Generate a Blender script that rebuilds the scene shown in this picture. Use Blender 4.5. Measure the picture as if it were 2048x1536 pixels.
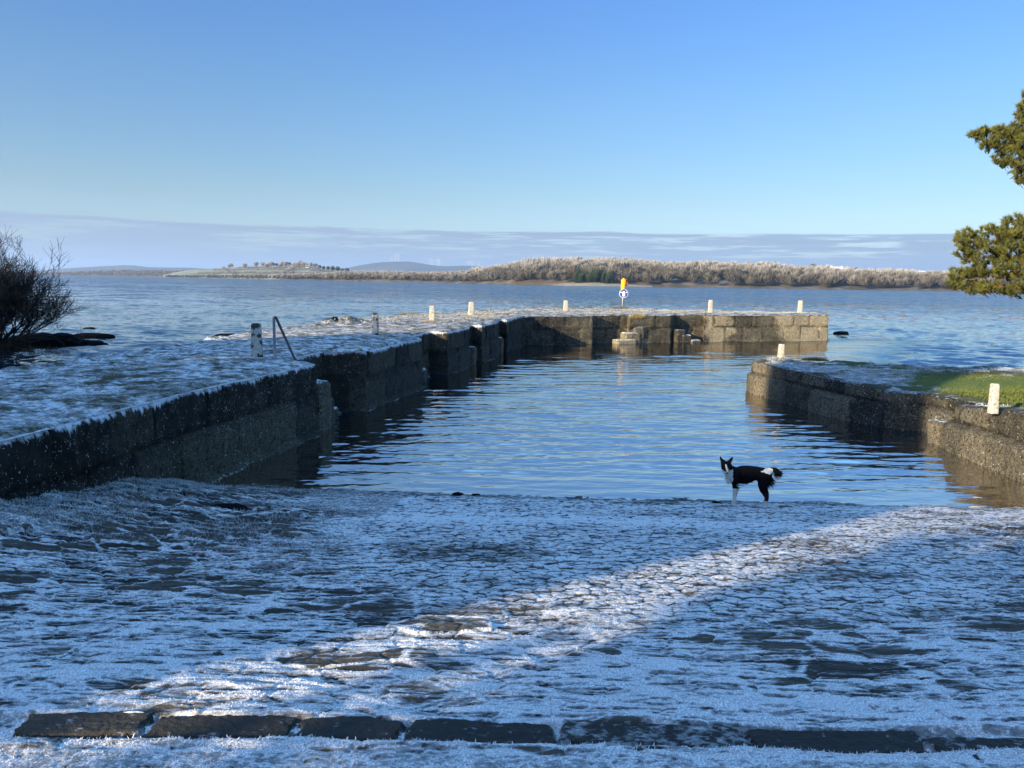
import bpy, math, random
import numpy as np
from mathutils import Vector, Matrix
S = bpy.context.scene
for _o in list(bpy.data.objects): bpy.data.objects.remove(_o)
RNG = np.random.RandomState(7); random.seed(7)
R = math.radians
# ------------------------------------------------------------------ camera
FPX = 1479.0; PITCH = R(7.89); ROLL = R(0.87); HC = 2.75
_f = np.array([0, math.cos(PITCH), -math.sin(PITCH)]); _r0 = np.array([1., 0, 0]); _u0 = np.array([0, math.sin(PITCH), math.cos(PITCH)])
_R = math.cos(ROLL)*_r0+math.sin(ROLL)*_u0; _U = -math.sin(ROLL)*_r0+math.cos(ROLL)*_u0
cam = bpy.data.cameras.new('camera'); camo = bpy.data.objects.new('camera', cam); S.collection.objects.link(camo)
cam.sensor_width = 36; cam.lens = 36*FPX/2048; cam.clip_end = 60000; cam.clip_start = .05
camo.matrix_world = Matrix(((_R[0], _U[0], -_f[0], 0), (_R[1], _U[1], -_f[1], 0), (_R[2], _U[2], -_f[2], HC), (0, 0, 0, 1)))
S.camera = camo
def at(px, py, z):
    d = _f*FPX+_R*(px-1024)-_U*(py-768); t = (z-HC)/d[2]; return np.array([d[0]*t, d[1]*t, z])
def atY(px, py, Y):
    d = _f*FPX+_R*(px-1024)-_U*(py-768); t = Y/d[1]; return np.array([d[0]*t, Y, HC+d[2]*t])
# ------------------------------------------------------------------ light
SUN_AZ = R(47); SUN_EL = R(15)
S.view_settings.view_transform = 'Standard'; S.view_settings.look = 'None'; S.view_settings.gamma = 1
EXPO = 1.45
S.view_settings.exposure = EXPO
sl = bpy.data.lights.new('sun', 'SUN'); sl.energy = 5.0; sl.angle = R(0.53); sl.color = (1, .81, .55)
so = bpy.data.objects.new('sun', sl); S.collection.objects.link(so)
Ld = Vector((math.sin(SUN_AZ)*math.cos(SUN_EL), math.cos(SUN_AZ)*math.cos(SUN_EL), -math.sin(SUN_EL)))
so.rotation_euler = Ld.to_track_quat('-Z', 'Y').to_euler()
W = bpy.data.worlds.new('World'); S.world = W; W.use_nodes = True
SKY_STR = .1

class NT:
    """small node helper"""
    def __init__(s, tree): s.t = tree; s.t.nodes.clear()
    def n(s, typ, ins=None, **kw):
        nd = s.t.nodes.new(typ)
        for k, v in kw.items(): setattr(nd, k, v)
        for k, v in (ins or {}).items():
            if isinstance(v, bpy.types.NodeSocket): s.t.links.new(v, nd.inputs[k])
            else: nd.inputs[k].default_value = v
        return nd
    def m(s, op, a, b=0.0, c=0.0, clamp=False):
        nd = s.t.nodes.new('ShaderNodeMath'); nd.operation = op; nd.use_clamp = clamp
        for i, v in enumerate((a, b, c)):
            if isinstance(v, bpy.types.NodeSocket): s.t.links.new(v, nd.inputs[i])
            else: nd.inputs[i].default_value = v
        return nd.outputs[0]
    def mr(s, v, a, b, c=0., d=1., smooth=True):
        nd = s.n('ShaderNodeMapRange', {0: v, 1: a, 2: b, 3: c, 4: d}); 
        if smooth: nd.interpolation_type = 'SMOOTHSTEP'
        return nd.outputs[0]
    def mix(s, f, a, b, mode='MIX'):
        nd = s.t.nodes.new('ShaderNodeMix'); nd.data_type = 'RGBA'; nd.blend_type = mode
        for i, v in ((0, f), (6, a), (7, b)):
            if isinstance(v, bpy.types.NodeSocket): s.t.links.new(v, nd.inputs[i])
            else: nd.inputs[i].default_value = v if i == 0 else (*v[:3], 1)
        return nd.outputs[2]
    def noise(s, vec, scale, detail=3, rough=.55, dim='3D', dist=0.):
        nd = s.n('ShaderNodeTexNoise', {'Vector': vec, 'Scale': scale, 'Detail': detail, 'Roughness': rough, 'Distortion': dist}); return nd.outputs[0]
    def scale(s, vec, v):
        nd = s.n('ShaderNodeVectorMath', {0: vec, 1: v}, operation='MULTIPLY'); return nd.outputs[0]
# world: Nishita sky with a low cloud bank on the horizon
w = NT(W.node_tree)
out = w.n('ShaderNodeOutputWorld'); bg = w.n('ShaderNodeBackground', {1: SKY_STR}); w.t.links.new(bg.outputs[0], out.inputs[0])
sk = w.n('ShaderNodeTexSky', sky_type='NISHITA'); sk.sun_disc = False
sk.sun_elevation = SUN_EL; sk.sun_rotation = math.pi+SUN_AZ; sk.air_density = 1.0; sk.dust_density = .3; sk.ozone_density = 2.5
tc = w.n('ShaderNodeTexCoord'); sep = w.n('ShaderNodeSeparateXYZ', {0: tc.outputs['Generated']})
el = w.m('MULTIPLY', w.m('ARCSINE', sep.outputs[2]), 57.29578)
az = w.m('MULTIPLY', w.m('ARCTAN2', sep.outputs[0], sep.outputs[1]), 57.29578)
hs = w.n('ShaderNodeHueSaturation', {'Saturation': 1.28, 'Value': 1.0, 'Color': sk.outputs[0]})
tint = w.mix(1.0, hs.outputs[0], (1.06, .97, 1.20), 'MULTIPLY')
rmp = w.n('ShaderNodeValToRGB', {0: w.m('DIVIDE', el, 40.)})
for i_, (p_, c_) in enumerate([(0, (.42, .50, .66)), (.153, (.555, .55, .45)), (.10, (.50, .535, .50)), (.33, (.70, .655, .55)), (.48, (.77, .69, .65)), (.62, (.90, .80, .75)), (.80, (2.9, 1.95, 1.45)), (1, (5.2, 3.3, 2.25))]):  # last stops brighten and warm the sky above the frame to lift shaded frost
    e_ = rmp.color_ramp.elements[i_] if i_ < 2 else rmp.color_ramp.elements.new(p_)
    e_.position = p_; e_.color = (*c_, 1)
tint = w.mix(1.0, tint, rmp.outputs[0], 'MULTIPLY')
av = w.n('ShaderNodeCombineXYZ', {0: w.m('MULTIPLY', az, .10), 1: w.m('MULTIPLY', el, 1.0), 2: 3.7}).outputs[0]
n1 = w.noise(av, .9, 4, .5); n2 = w.noise(w.scale(av, (2.2, 2.6, 1)), 1.0, 3, .5); n3 = w.noise(w.scale(av, (.5, .2, 1)), 1.3, 2, .5)
top = w.m('ADD', w.m('MULTIPLY', az, -.004), w.m('ADD', 3.72, w.m('MULTIPLY', w.m('SUBTRACT', n3, .5), .5)))
band = w.mr(w.m('SUBTRACT', w.m('ADD', el, w.m('MULTIPLY', w.m('SUBTRACT', n2, .5), .35)), top), -.07, .07, 1, 0)
slit = w.m('MULTIPLY', w.mr(w.noise(w.scale(av, (1.3, 2.2, 1)), 1.5, 5, .6), .50, .62), w.m('MULTIPLY', w.mr(el, 1.3, 2.4), .75))
wisp = w.m('MULTIPLY', w.mr(w.noise(w.scale(av, (1.6, 3, 1)), 1.1, 3, .5), .66, .74), w.m('MULTIPLY', w.mr(el, 3.8, 4.2), w.mr(el, 4.6, 5.3, 1, 0)))
mask = w.m('MAXIMUM', w.m('MULTIPLY', band, w.m('SUBTRACT', 1.0, slit)), w.m('MULTIPLY', wisp, .7))
k = 1/(SKY_STR*2**EXPO)
ccol = w.mix(w.m('MULTIPLY', w.mr(el, .6, 3.6), w.mr(w.noise(w.scale(av, (.8, 2.2, 1)), 1.1, 4, .6), .35, .6)), (.355*k, .50*k, .66*k), (.355*k, .435*k, .575*k))
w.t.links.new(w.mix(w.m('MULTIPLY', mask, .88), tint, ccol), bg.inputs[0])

# ------------------------------------------------------------------ numpy noise
def _h(ix, iy, seed):
    h = (ix.astype(np.int64)*374761393+iy.astype(np.int64)*668265263+seed*1442695041) & 0xffffffff
    h = ((h ^ (h >> 13))*1274126177) & 0xffffffff; h = h ^ (h >> 16)
    h = (h*2246822519) & 0xffffffff; h ^= h >> 15
    return (h & 0xffffff)/float(0xffffff)
def vn(x, y, seed=0):
    ix = np.floor(x); iy = np.floor(y); fx = x-ix; fy = y-iy
    fx = fx*fx*(3-2*fx); fy = fy*fy*(3-2*fy)
    a = _h(ix, iy, seed); b = _h(ix+1, iy, seed); c = _h(ix, iy+1, seed); d = _h(ix+1, iy+1, seed)
    return (a*(1-fx)+b*fx)*(1-fy)+(c*(1-fx)+d*fx)*fy
def fbm(x, y, seed=0, o=4, g=.5):
    s = 0; a = 1; t = 0
    for i in range(o):
        s = s+a*vn(x*2**i+i*17.3, y*2**i-i*9.1, seed+i); t += a; a *= g
    return s/t
def ss(x, a, b):
    t = np.clip((x-a)/(b-a), 0, 1); return t*t*(3-2*t)
def worley(x, y, seed=0, jit=.9):
    """F1, F2-F1 (approx. distance to the joint), cell id random"""
    ix = np.floor(x); iy = np.floor(y); f1 = np.full(x.shape, 9.); f2 = np.full(x.shape, 9.); cid = np.zeros(x.shape)
    for i in (-1, 0, 1):
        for j in (-1, 0, 1):
            cx = ix+i; cy = iy+j
            px = cx+.5+jit*(_h(cx, cy, seed)-.5); py = cy+.5+jit*(_h(cx, cy, seed+5)-.5)
            d = np.hypot(px-x, py-y); r = _h(cx, cy, seed+9)
            n = d < f1; f2 = np.where(n, f1, np.minimum(f2, d)); cid = np.where(n, r, cid); f1 = np.where(n, d, f1)
    return f1, f2-f1, cid
# ------------------------------------------------------------------ mesh helpers
def mesh_np(name, V, Fc, mat, attrs=None, smooth=True, parent=None):
    V = np.ascontiguousarray(V, dtype=np.float32); Fc = np.ascontiguousarray(Fc, dtype=np.int32); k = Fc.shape[1]
    me = bpy.data.meshes.new(name); me.vertices.add(len(V)); me.vertices.foreach_set('co', V.ravel())
    me.loops.add(Fc.size); me.loops.foreach_set('vertex_index', Fc.ravel())
    me.polygons.add(len(Fc)); me.polygons.foreach_set('loop_start', np.arange(0, Fc.size, k, dtype=np.int32))
    me.polygons.foreach_set('loop_total', np.full(len(Fc), k, dtype=np.int32))
    me.polygons.foreach_set('use_smooth', np.full(len(Fc), smooth))
    for an, av_ in (attrs or {}).items():
        at_ = me.attributes.new(an, 'FLOAT', 'POINT'); at_.data.foreach_set('value', np.ascontiguousarray(av_, dtype=np.float32).ravel())
    me.update(); me.validate()
    if mat: me.materials.append(mat)
    o = bpy.data.objects.new(name, me); S.collection.objects.link(o)
    if parent: o.parent = parent
    return o
def grid_faces(nr, nc, off=0):
    i = np.arange(nr-1)[:, None]*nc+np.arange(nc-1)[None, :]; i = i.ravel()+off
    return np.stack([i, i+1, i+nc+1, i+nc], 1)
def tag(o, label=None, cat=None, group=None, kind=None):
    for k_, v in (('label', label), ('category', cat), ('group', group), ('kind', kind)):
        if v: o[k_] = v
    return o
def empty(name, loc=(0, 0, 0), rz=0, sc=1):
    o = bpy.data.objects.new(name, None); S.collection.objects.link(o); o.location = loc; o.rotation_euler = (0, 0, rz); o.scale = (sc,)*3; o.empty_display_size = .1
    return o
def copy_tree(o, parent=None):
    c = o.copy(); S.collection.objects.link(c)
    if parent: c.parent = parent
    for ch in [x for x in bpy.data.objects if x.parent == o]: copy_tree(ch, c)
    return c
def tube_np(paths, nseg=5):
    """paths: list of (pts Nx3, radii N) -> verts, quads"""
    Vs = []; Fs = []; off = 0; an = np.arange(nseg)*2*np.pi/nseg; ca = np.cos(an); sa = np.sin(an)
    for P, rr in paths:
        P = np.asarray(P, float); n = len(P); T = np.gradient(P, axis=0); T /= np.linalg.norm(T, axis=1)[:, None]+1e-9
        up = np.where(np.abs(T[:, 2:3]) > .9, np.array([[1., 0, 0]]), np.array([[0, 0, 1.]]))
        A = np.cross(T, up); A /= np.linalg.norm(A, axis=1)[:, None]+1e-9; B = np.cross(T, A)
        r = np.asarray(rr, float)[:, None, None]
        V = P[:, None, :]+r*(A[:, None, :]*ca[None, :, None]+B[:, None, :]*sa[None, :, None])
        Vs.append(V.reshape(-1, 3)); i = np.arange(n-1)[:, None]*nseg; j = np.arange(nseg)[None, :]; j2 = (j+1) % nseg
        Fs.append(np.stack([i+j, i+j2, i+nseg+j2, i+nseg+j], -1).reshape(-1, 4)+off); off += n*nseg
    return np.concatenate(Vs), np.concatenate(Fs)
class MB:
    def __init__(s): s.v = []; s.f = []
    def add(s, v, f):
        o = len(s.v); s.v += [tuple(p) for p in v]; s.f += [tuple(i+o for i in q) for q in f]
    def box(s, c, d, rz=0, taper=1., tilt=0):
        v = []
        for z in (-1, 1):
            t = taper if z > 0 else 1
            for x, y in ((-1, -1), (1, -1), (1, 1), (-1, 1)):
                X = x*d[0]/2*t; Y = y*d[1]/2*t; v.append((c[0]+X*math.cos(rz)-Y*math.sin(rz)+tilt*z*d[2]/2, c[1]+X*math.sin(rz)+Y*math.cos(rz), c[2]+z*d[2]/2))
        s.add(v, [(3, 2, 1, 0), (4, 5, 6, 7), (0, 1, 5, 4), (1, 2, 6, 5), (2, 3, 7, 6), (3, 0, 4, 7)])
    def tube(s, P, r, n=10, cap=True):
        V, Fq = tube_np([(P, r if hasattr(r, '__len__') else [r]*len(P))], n); o = len(s.v); s.add(V, Fq)
        if cap: s.f.append(tuple(range(o, o+n))); s.f.append(tuple(range(o+len(V)-n, o+len(V)))[::-1])
    def build(s, name, mat, parent=None, bevel=0, smooth=False):
        me = bpy.data.meshes.new(name); me.from_pydata(s.v, [], s.f); me.update(); me.materials.append(mat)
        if smooth: me.polygons.foreach_set('use_smooth', [True]*len(me.polygons))
        o = bpy.data.objects.new(name, me); S.collection.objects.link(o)
        if parent: o.parent = parent
        if bevel:
            b = o.modifiers.new('bevel', 'BEVEL'); b.width = bevel; b.segments = 2
        return o
def blades(name, P, H, Wd, mat, lean=.5, seed=1, attrs=None, parent=None, dirn=None):
    """one mesh of thin pointed blades at P"""
    r = np.random.RandomState(seed); n = len(P); a = r.rand(n)*2*np.pi
    wx = np.stack([np.cos(a), np.sin(a), np.zeros(n)], 1)*(Wd if np.ndim(Wd) == 0 else Wd[:, None])/2
    b = r.rand(n)*2*np.pi; le = r.rand(n)*lean
    d = np.stack([np.cos(b)*le, np.sin(b)*le, np.ones(n)], 1)
    if dirn is not None: d = d+dirn
    d /= np.linalg.norm(d, axis=1)[:, None]
    V = np.stack([P-wx, P+wx, P+d*H[:, None]], 1).reshape(-1, 3)
    Fc = np.arange(3*n).reshape(-1, 3)
    at_ = {k_: np.repeat(v, 3) for k_, v in (attrs or {}).items()}
    at_['tip'] = np.tile([0, 0, 1.], n)
    return mesh_np(name, V, Fc, mat, at_, smooth=False, parent=parent)
# ------------------------------------------------------------------ materials
def new_mat(name):
    m = bpy.data.materials.new(name); m.use_nodes = True; t = NT(m.node_tree); o = t.n('ShaderNodeOutputMaterial'); return m, t, o
def finish(t, o, col, rough=.9, bump=None, bstr=.5, bdist=.01, spec=.3, **kw):
    p = t.n('ShaderNodeBsdfPrincipled', {'Base Color': col if isinstance(col, bpy.types.NodeSocket) else (*col, 1), 'Roughness': rough, 'Specular IOR Level': spec})
    for k_, v in kw.items(): 
        s_ = p.inputs[k_.replace('_', ' ')]
        if isinstance(v, bpy.types.NodeSocket): t.t.links.new(v, s_)
        else: s_.default_value = v
    if bump is not None:
        b = t.n('ShaderNodeBump', {'Height': bump, 'Strength': bstr, 'Distance': bdist}); t.t.links.new(b.outputs[0], p.inputs['Normal'])
    t.t.links.new(p.outputs[0], o.inputs[0]); return p
def geo(t): return t.n('ShaderNodeNewGeometry').outputs['Position']
def attr(t, name): return t.n('ShaderNodeAttribute', attribute_name=name).outputs['Fac']
def objc(t): return t.n('ShaderNodeTexCoord').outputs['Object']

def mat_slip():
    m, t, o = new_mat('frosted_stone'); P = geo(t); f = attr(t, 'frost'); st = attr(t, 'tone')
    n1 = t.noise(t.scale(P, (.6, 1.25, 1)), 46, 5, .72); n2 = t.noise(P, 150, 2, .6); n3 = t.noise(P, 14, 4, .65)
    v_ = t.m('ADD', f, t.m('ADD', t.m('MULTIPLY', t.m('SUBTRACT', n1, .5), 1.7), t.m('MULTIPLY', t.m('SUBTRACT', n3, .5), .4)))
    thin = t.mr(v_, .15, .45); mask = t.mr(v_, .46, .86)
    grain = t.mr(n2, .40, .66)
    mask = t.m('MULTIPLY', mask, t.m('ADD', .62, t.m('MULTIPLY', grain, .38)))
    base = t.mix(st, (.020, .020, .018), (.085, .075, .058))
    base = t.mix(t.mr(n1, .35, .7), base, t.mix(.5, base, (.012, .013, .012)))
    fr = t.mix(t.mr(n2, .3, .7), (.44, .445, .44), (.84, .83, .81))
    col = t.mix(mask, t.mix(t.m('MULTIPLY', thin, .8), base, (.24, .25, .255)), fr)
    finish(t, o, col, .82, t.m('ADD', t.m('MULTIPLY', n1, .8), t.m('MULTIPLY', n2, .35)), .9, .012, .25); return m
def mat_deck():
    m, t, o = new_mat('frosted_turf'); P = geo(t); f = attr(t, 'frost'); g = attr(t, 'grass')
    n1 = t.noise(P, 26, 4, .65); n2 = t.noise(P, 110, 2, .6); n3 = t.noise(P, 4, 4, .6)
    v_ = t.m('ADD', f, t.m('ADD', t.m('MULTIPLY', t.m('SUBTRACT', n1, .5), 1.2), t.m('MULTIPLY', t.m('SUBTRACT', n3, .5), .6)))
    thin = t.m('MULTIPLY', t.mr(v_, .12, .45), .75); mask = t.mr(v_, .45, .85)
    dirt = t.mix(n3, (.030, .028, .018), (.075, .062, .036)); grass = t.mix(n1, (.055, .085, .018), (.12, .155, .035))
    base = t.mix(g, dirt, grass)
    col = t.mix(mask, t.mix(thin, base, (.25, .255, .25)), t.mix(n2, (.46, .48, .50), (.74, .75, .75)))
    finish(t, o, col, .9, t.m('ADD', n1, t.m('MULTIPLY', n2, .5)), .9, .03, .2); return m
def mat_wall(name='quay_stone', dark=(.0035, .004, .004), light=(.021, .021, .018), lichen=.5, warm=(.30, .26, .17)):
    m, t, o = new_mat(name); P = geo(t); f = attr(t, 'frost'); li = attr(t, 'lichen'); pale = attr(t, 'pale')
    n1 = t.noise(P, 5, 5, .65); n2 = t.noise(P, 30, 4, .65); st = t.noise(t.scale(P, (14, 14, 1.6)), 1.3, 4, .6)
    vor = t.n('ShaderNodeTexVoronoi', {'Vector': t.n('ShaderNodeVectorMath', {0: P, 1: t.n('ShaderNodeTexNoise', {'Vector': P, 'Scale': 14}).outputs[1]}, operation='ADD').outputs[0], 'Scale': 7., 'Randomness': 1.})
    vs = t.n('ShaderNodeSeparateColor', {0: vor.outputs['Color']}).outputs[0]
    spot = t.m('MULTIPLY', t.mr(t.m('ADD', vor.outputs['Distance'], t.m('MULTIPLY', n2, .22)), .27, .37, 1, 0), t.m('GREATER_THAN', t.m('ADD', vs, t.m('ADD', t.m('MULTIPLY', li, .85), t.m('MULTIPLY', t.m('SUBTRACT', n1, .5), 1.3))), .98))
    base = t.mix(t.mr(n1, .3, .7), dark, light)
    base = t.mix(t.m('MULTIPLY', t.mr(st, .5, .75), .5), base, (.008, .009, .010))
    base = t.mix(t.m('MULTIPLY', pale, t.mr(n2, .25, .6)), base, warm)
    base = t.mix(t.m('MULTIPLY', t.mr(n2, .58, .74), .38), base, (.11, .10, .08)); n4 = t.noise(t.scale(P, (1, 1, .7)), 19, 5, .75); base = t.mix(t.m('MULTIPLY', t.mr(n4, .50, .38), .8), base, (.004, .004, .0035))
    base = t.mix(t.m('MULTIPLY', attr(t, 'joint'), .85), base, (.003, .003, .003))
    col = t.mix(t.m('MULTIPLY', spot, .9), base, (.42, .41, .35))
    fm = t.mr(t.m('ADD', f, t.m('MULTIPLY', t.m('SUBTRACT', st, .5), 1.3)), .42, .78)
    col = t.mix(t.m('MULTIPLY', fm, t.m('ADD', .45, t.m('MULTIPLY', n2, .6))), col, (.66, .69, .72))
    finish(t, o, col, .85, t.m('ADD', n2, t.m('MULTIPLY', n1, .8)), .6, .02, .15); return m
def mat_simple(name, c1, c2, sc=10, rough=.8, bd=.01, spec=.3, lichen=None):
    m, t, o = new_mat(name); P = objc(t); n = t.noise(P, sc, 4, .6); col = t.mix(t.mr(n, .3, .7), c1, c2)
    if lichen:
        n2 = t.noise(P, lichen[1], 3, .55); col = t.mix(t.mr(n2, lichen[2], lichen[2]+.06), col, lichen[0])
    finish(t, o, col, rough, n, .5, bd, spec); return m
def mat_tip(name, c0, c1, var=.4, rough=.85, ns=3.):
    m, t, o = new_mat(name); P = geo(t); tp = attr(t, 'tip'); n = t.noise(P, ns, 3, .6)
    a = t.mix(t.mr(n, .3, .7), c0, tuple(x*(1-var) for x in c0)); finish(t, o, t.mix(tp, a, c1), rough, spec=.2); return m
def mat_water():
    m, t, o = new_mat('lake_water'); P = geo(t); calm = attr(t, 'calm'); sh = attr(t, 'shallow')
    d = t.n('ShaderNodeVectorMath', {0: P}, operation='LENGTH').outputs[1]
    a = t.noise(t.scale(P, (.55, 1, 1)), 1.1, 5, .6); b = t.noise(t.scale(P, (.30, 1, 1)), 5., 3, .55); c = t.noise(t.scale(P, (.6, 1, 1)), .22, 4, .6)
    rough_h = t.m('ADD', t.m('MULTIPLY', a, .30), t.m('ADD', t.m('MULTIPLY', b, .035), t.m('MULTIPLY', c, .35)))
    calm_h = t.m('ADD', t.m('MULTIPLY', b, .008), t.m('MULTIPLY', t.noise(t.scale(P, (.35, 1, 1)), 14., 2, .5), .0022))
    h = t.m('ADD', t.m('MULTIPLY', calm_h, calm), t.m('MULTIPLY', rough_h, t.m('SUBTRACT', 1., calm)))
    col = t.mix(sh, t.mix(calm, (.003, .012, .026), (.0006, .002, .0035)), (.040, .028, .010))
    p = finish(t, o, col, .05, t.m('MULTIPLY', calm_h, calm), 1., 1.0, .5, IOR=t.m('ADD', 2.1, t.m('MULTIPLY', calm, 10.)))
    t.t.links.new(t.mix(calm, (.53, .80, 1.0), (1., .94, .87)), p.inputs['Specular Tint'])
    bmp = [q for q in t.t.nodes if q.type == 'BUMP'][0]
    def nv(sc, ssc, det): return t.n('ShaderNodeVectorMath', {0: t.n('ShaderNodeTexNoise', {'Vector': t.scale(P, sc), 'Scale': ssc, 'Detail': det, 'Roughness': .62}).outputs[1], 1: (.5, .5, .5)}, operation='SUBTRACT').outputs[0]
    far_ = t.mr(d, 40, 160, .5, 1.5)
    v1 = t.n('ShaderNodeVectorMath', {0: nv((.4, 1, 1), 2.6, 5), 3: t.m('MULTIPLY', 1.0, far_)}, operation='SCALE').outputs[0]; v2 = t.n('ShaderNodeVectorMath', {0: nv((.4, 1, 1), .34, 5), 3: t.m('MULTIPLY', .68, far_)}, operation='SCALE').outputs[0]
    v3 = t.n('ShaderNodeVectorMath', {0: nv((.12, 1, 1), .07, 4), 3: t.m('MULTIPLY', .17, far_)}, operation='SCALE').outputs[0]
    va = t.n('ShaderNodeVectorMath', {0: t.n('ShaderNodeVectorMath', {0: v1, 1: v2}, operation='ADD').outputs[0], 1: v3}, operation='ADD').outputs[0]
    vs_ = t.n('ShaderNodeVectorMath', {0: t.n('ShaderNodeVectorMath', {0: va, 1: (.5, 1., 0)}, operation='MULTIPLY').outputs[0], 3: t.m('SUBTRACT', 1., calm)}, operation='SCALE').outputs[0]
    bias = t.n('ShaderNodeCombineXYZ', {1: t.m('MULTIPLY', t.m('SUBTRACT', 1., calm), t.mr(d, 50, 200, 0., -.10))}).outputs[0]
    nn_ = t.n('ShaderNodeVectorMath', {0: t.n('ShaderNodeVectorMath', {0: t.n('ShaderNodeVectorMath', {0: bmp.outputs[0], 1: vs_}, operation='ADD').outputs[0], 1: bias}, operation='ADD').outputs[0]}, operation='NORMALIZE').outputs[0]
    t.t.links.new(nn_, p.inputs['Normal']); return m
M_slip = mat_slip(); M_deck = mat_deck(); M_wall = mat_wall(); M_water = mat_water()
M_boll = mat_simple('weathered_white_paint', (.30, .29, .24), (.46, .44, .38), 14, .8, .01, lichen=((.21, .195, .14), 20, .56))
M_boll_dark = mat_simple('lichened_stone', (.30, .30, .27), (.42, .42, .38), 14, .85, .01, lichen=((.04, .042, .028), 8, .50))
M_metal = mat_simple('galvanised_steel', (.16, .17, .19), (.26, .27, .29), 30, .5, .002, .5); M_metal.node_tree.nodes['Principled BSDF'].inputs['Metallic'].default_value = .6
M_rock = mat_simple('wet_rock', (.001, .0012, .0012), (.005, .005, .005), 6, .9, .05, .05)
M_kerb = mat_slip(); M_kerb.name = 'kerb_stone'
M_tuft = mat_tip('frosted_tuft', (.09, .075, .035), (.50, .50, .46))
M_crys = mat_tip('hoar_frost', (.42, .44, .47), (.85, .86, .88), .25)
M_dgrass = mat_tip('frosted_grass_blade', (.05, .06, .025), (.62, .66, .68))
M_ggrass = mat_tip('green_grass_blade', (.045, .07, .012), (.17, .19, .05), .55, ns=2.5)

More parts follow.
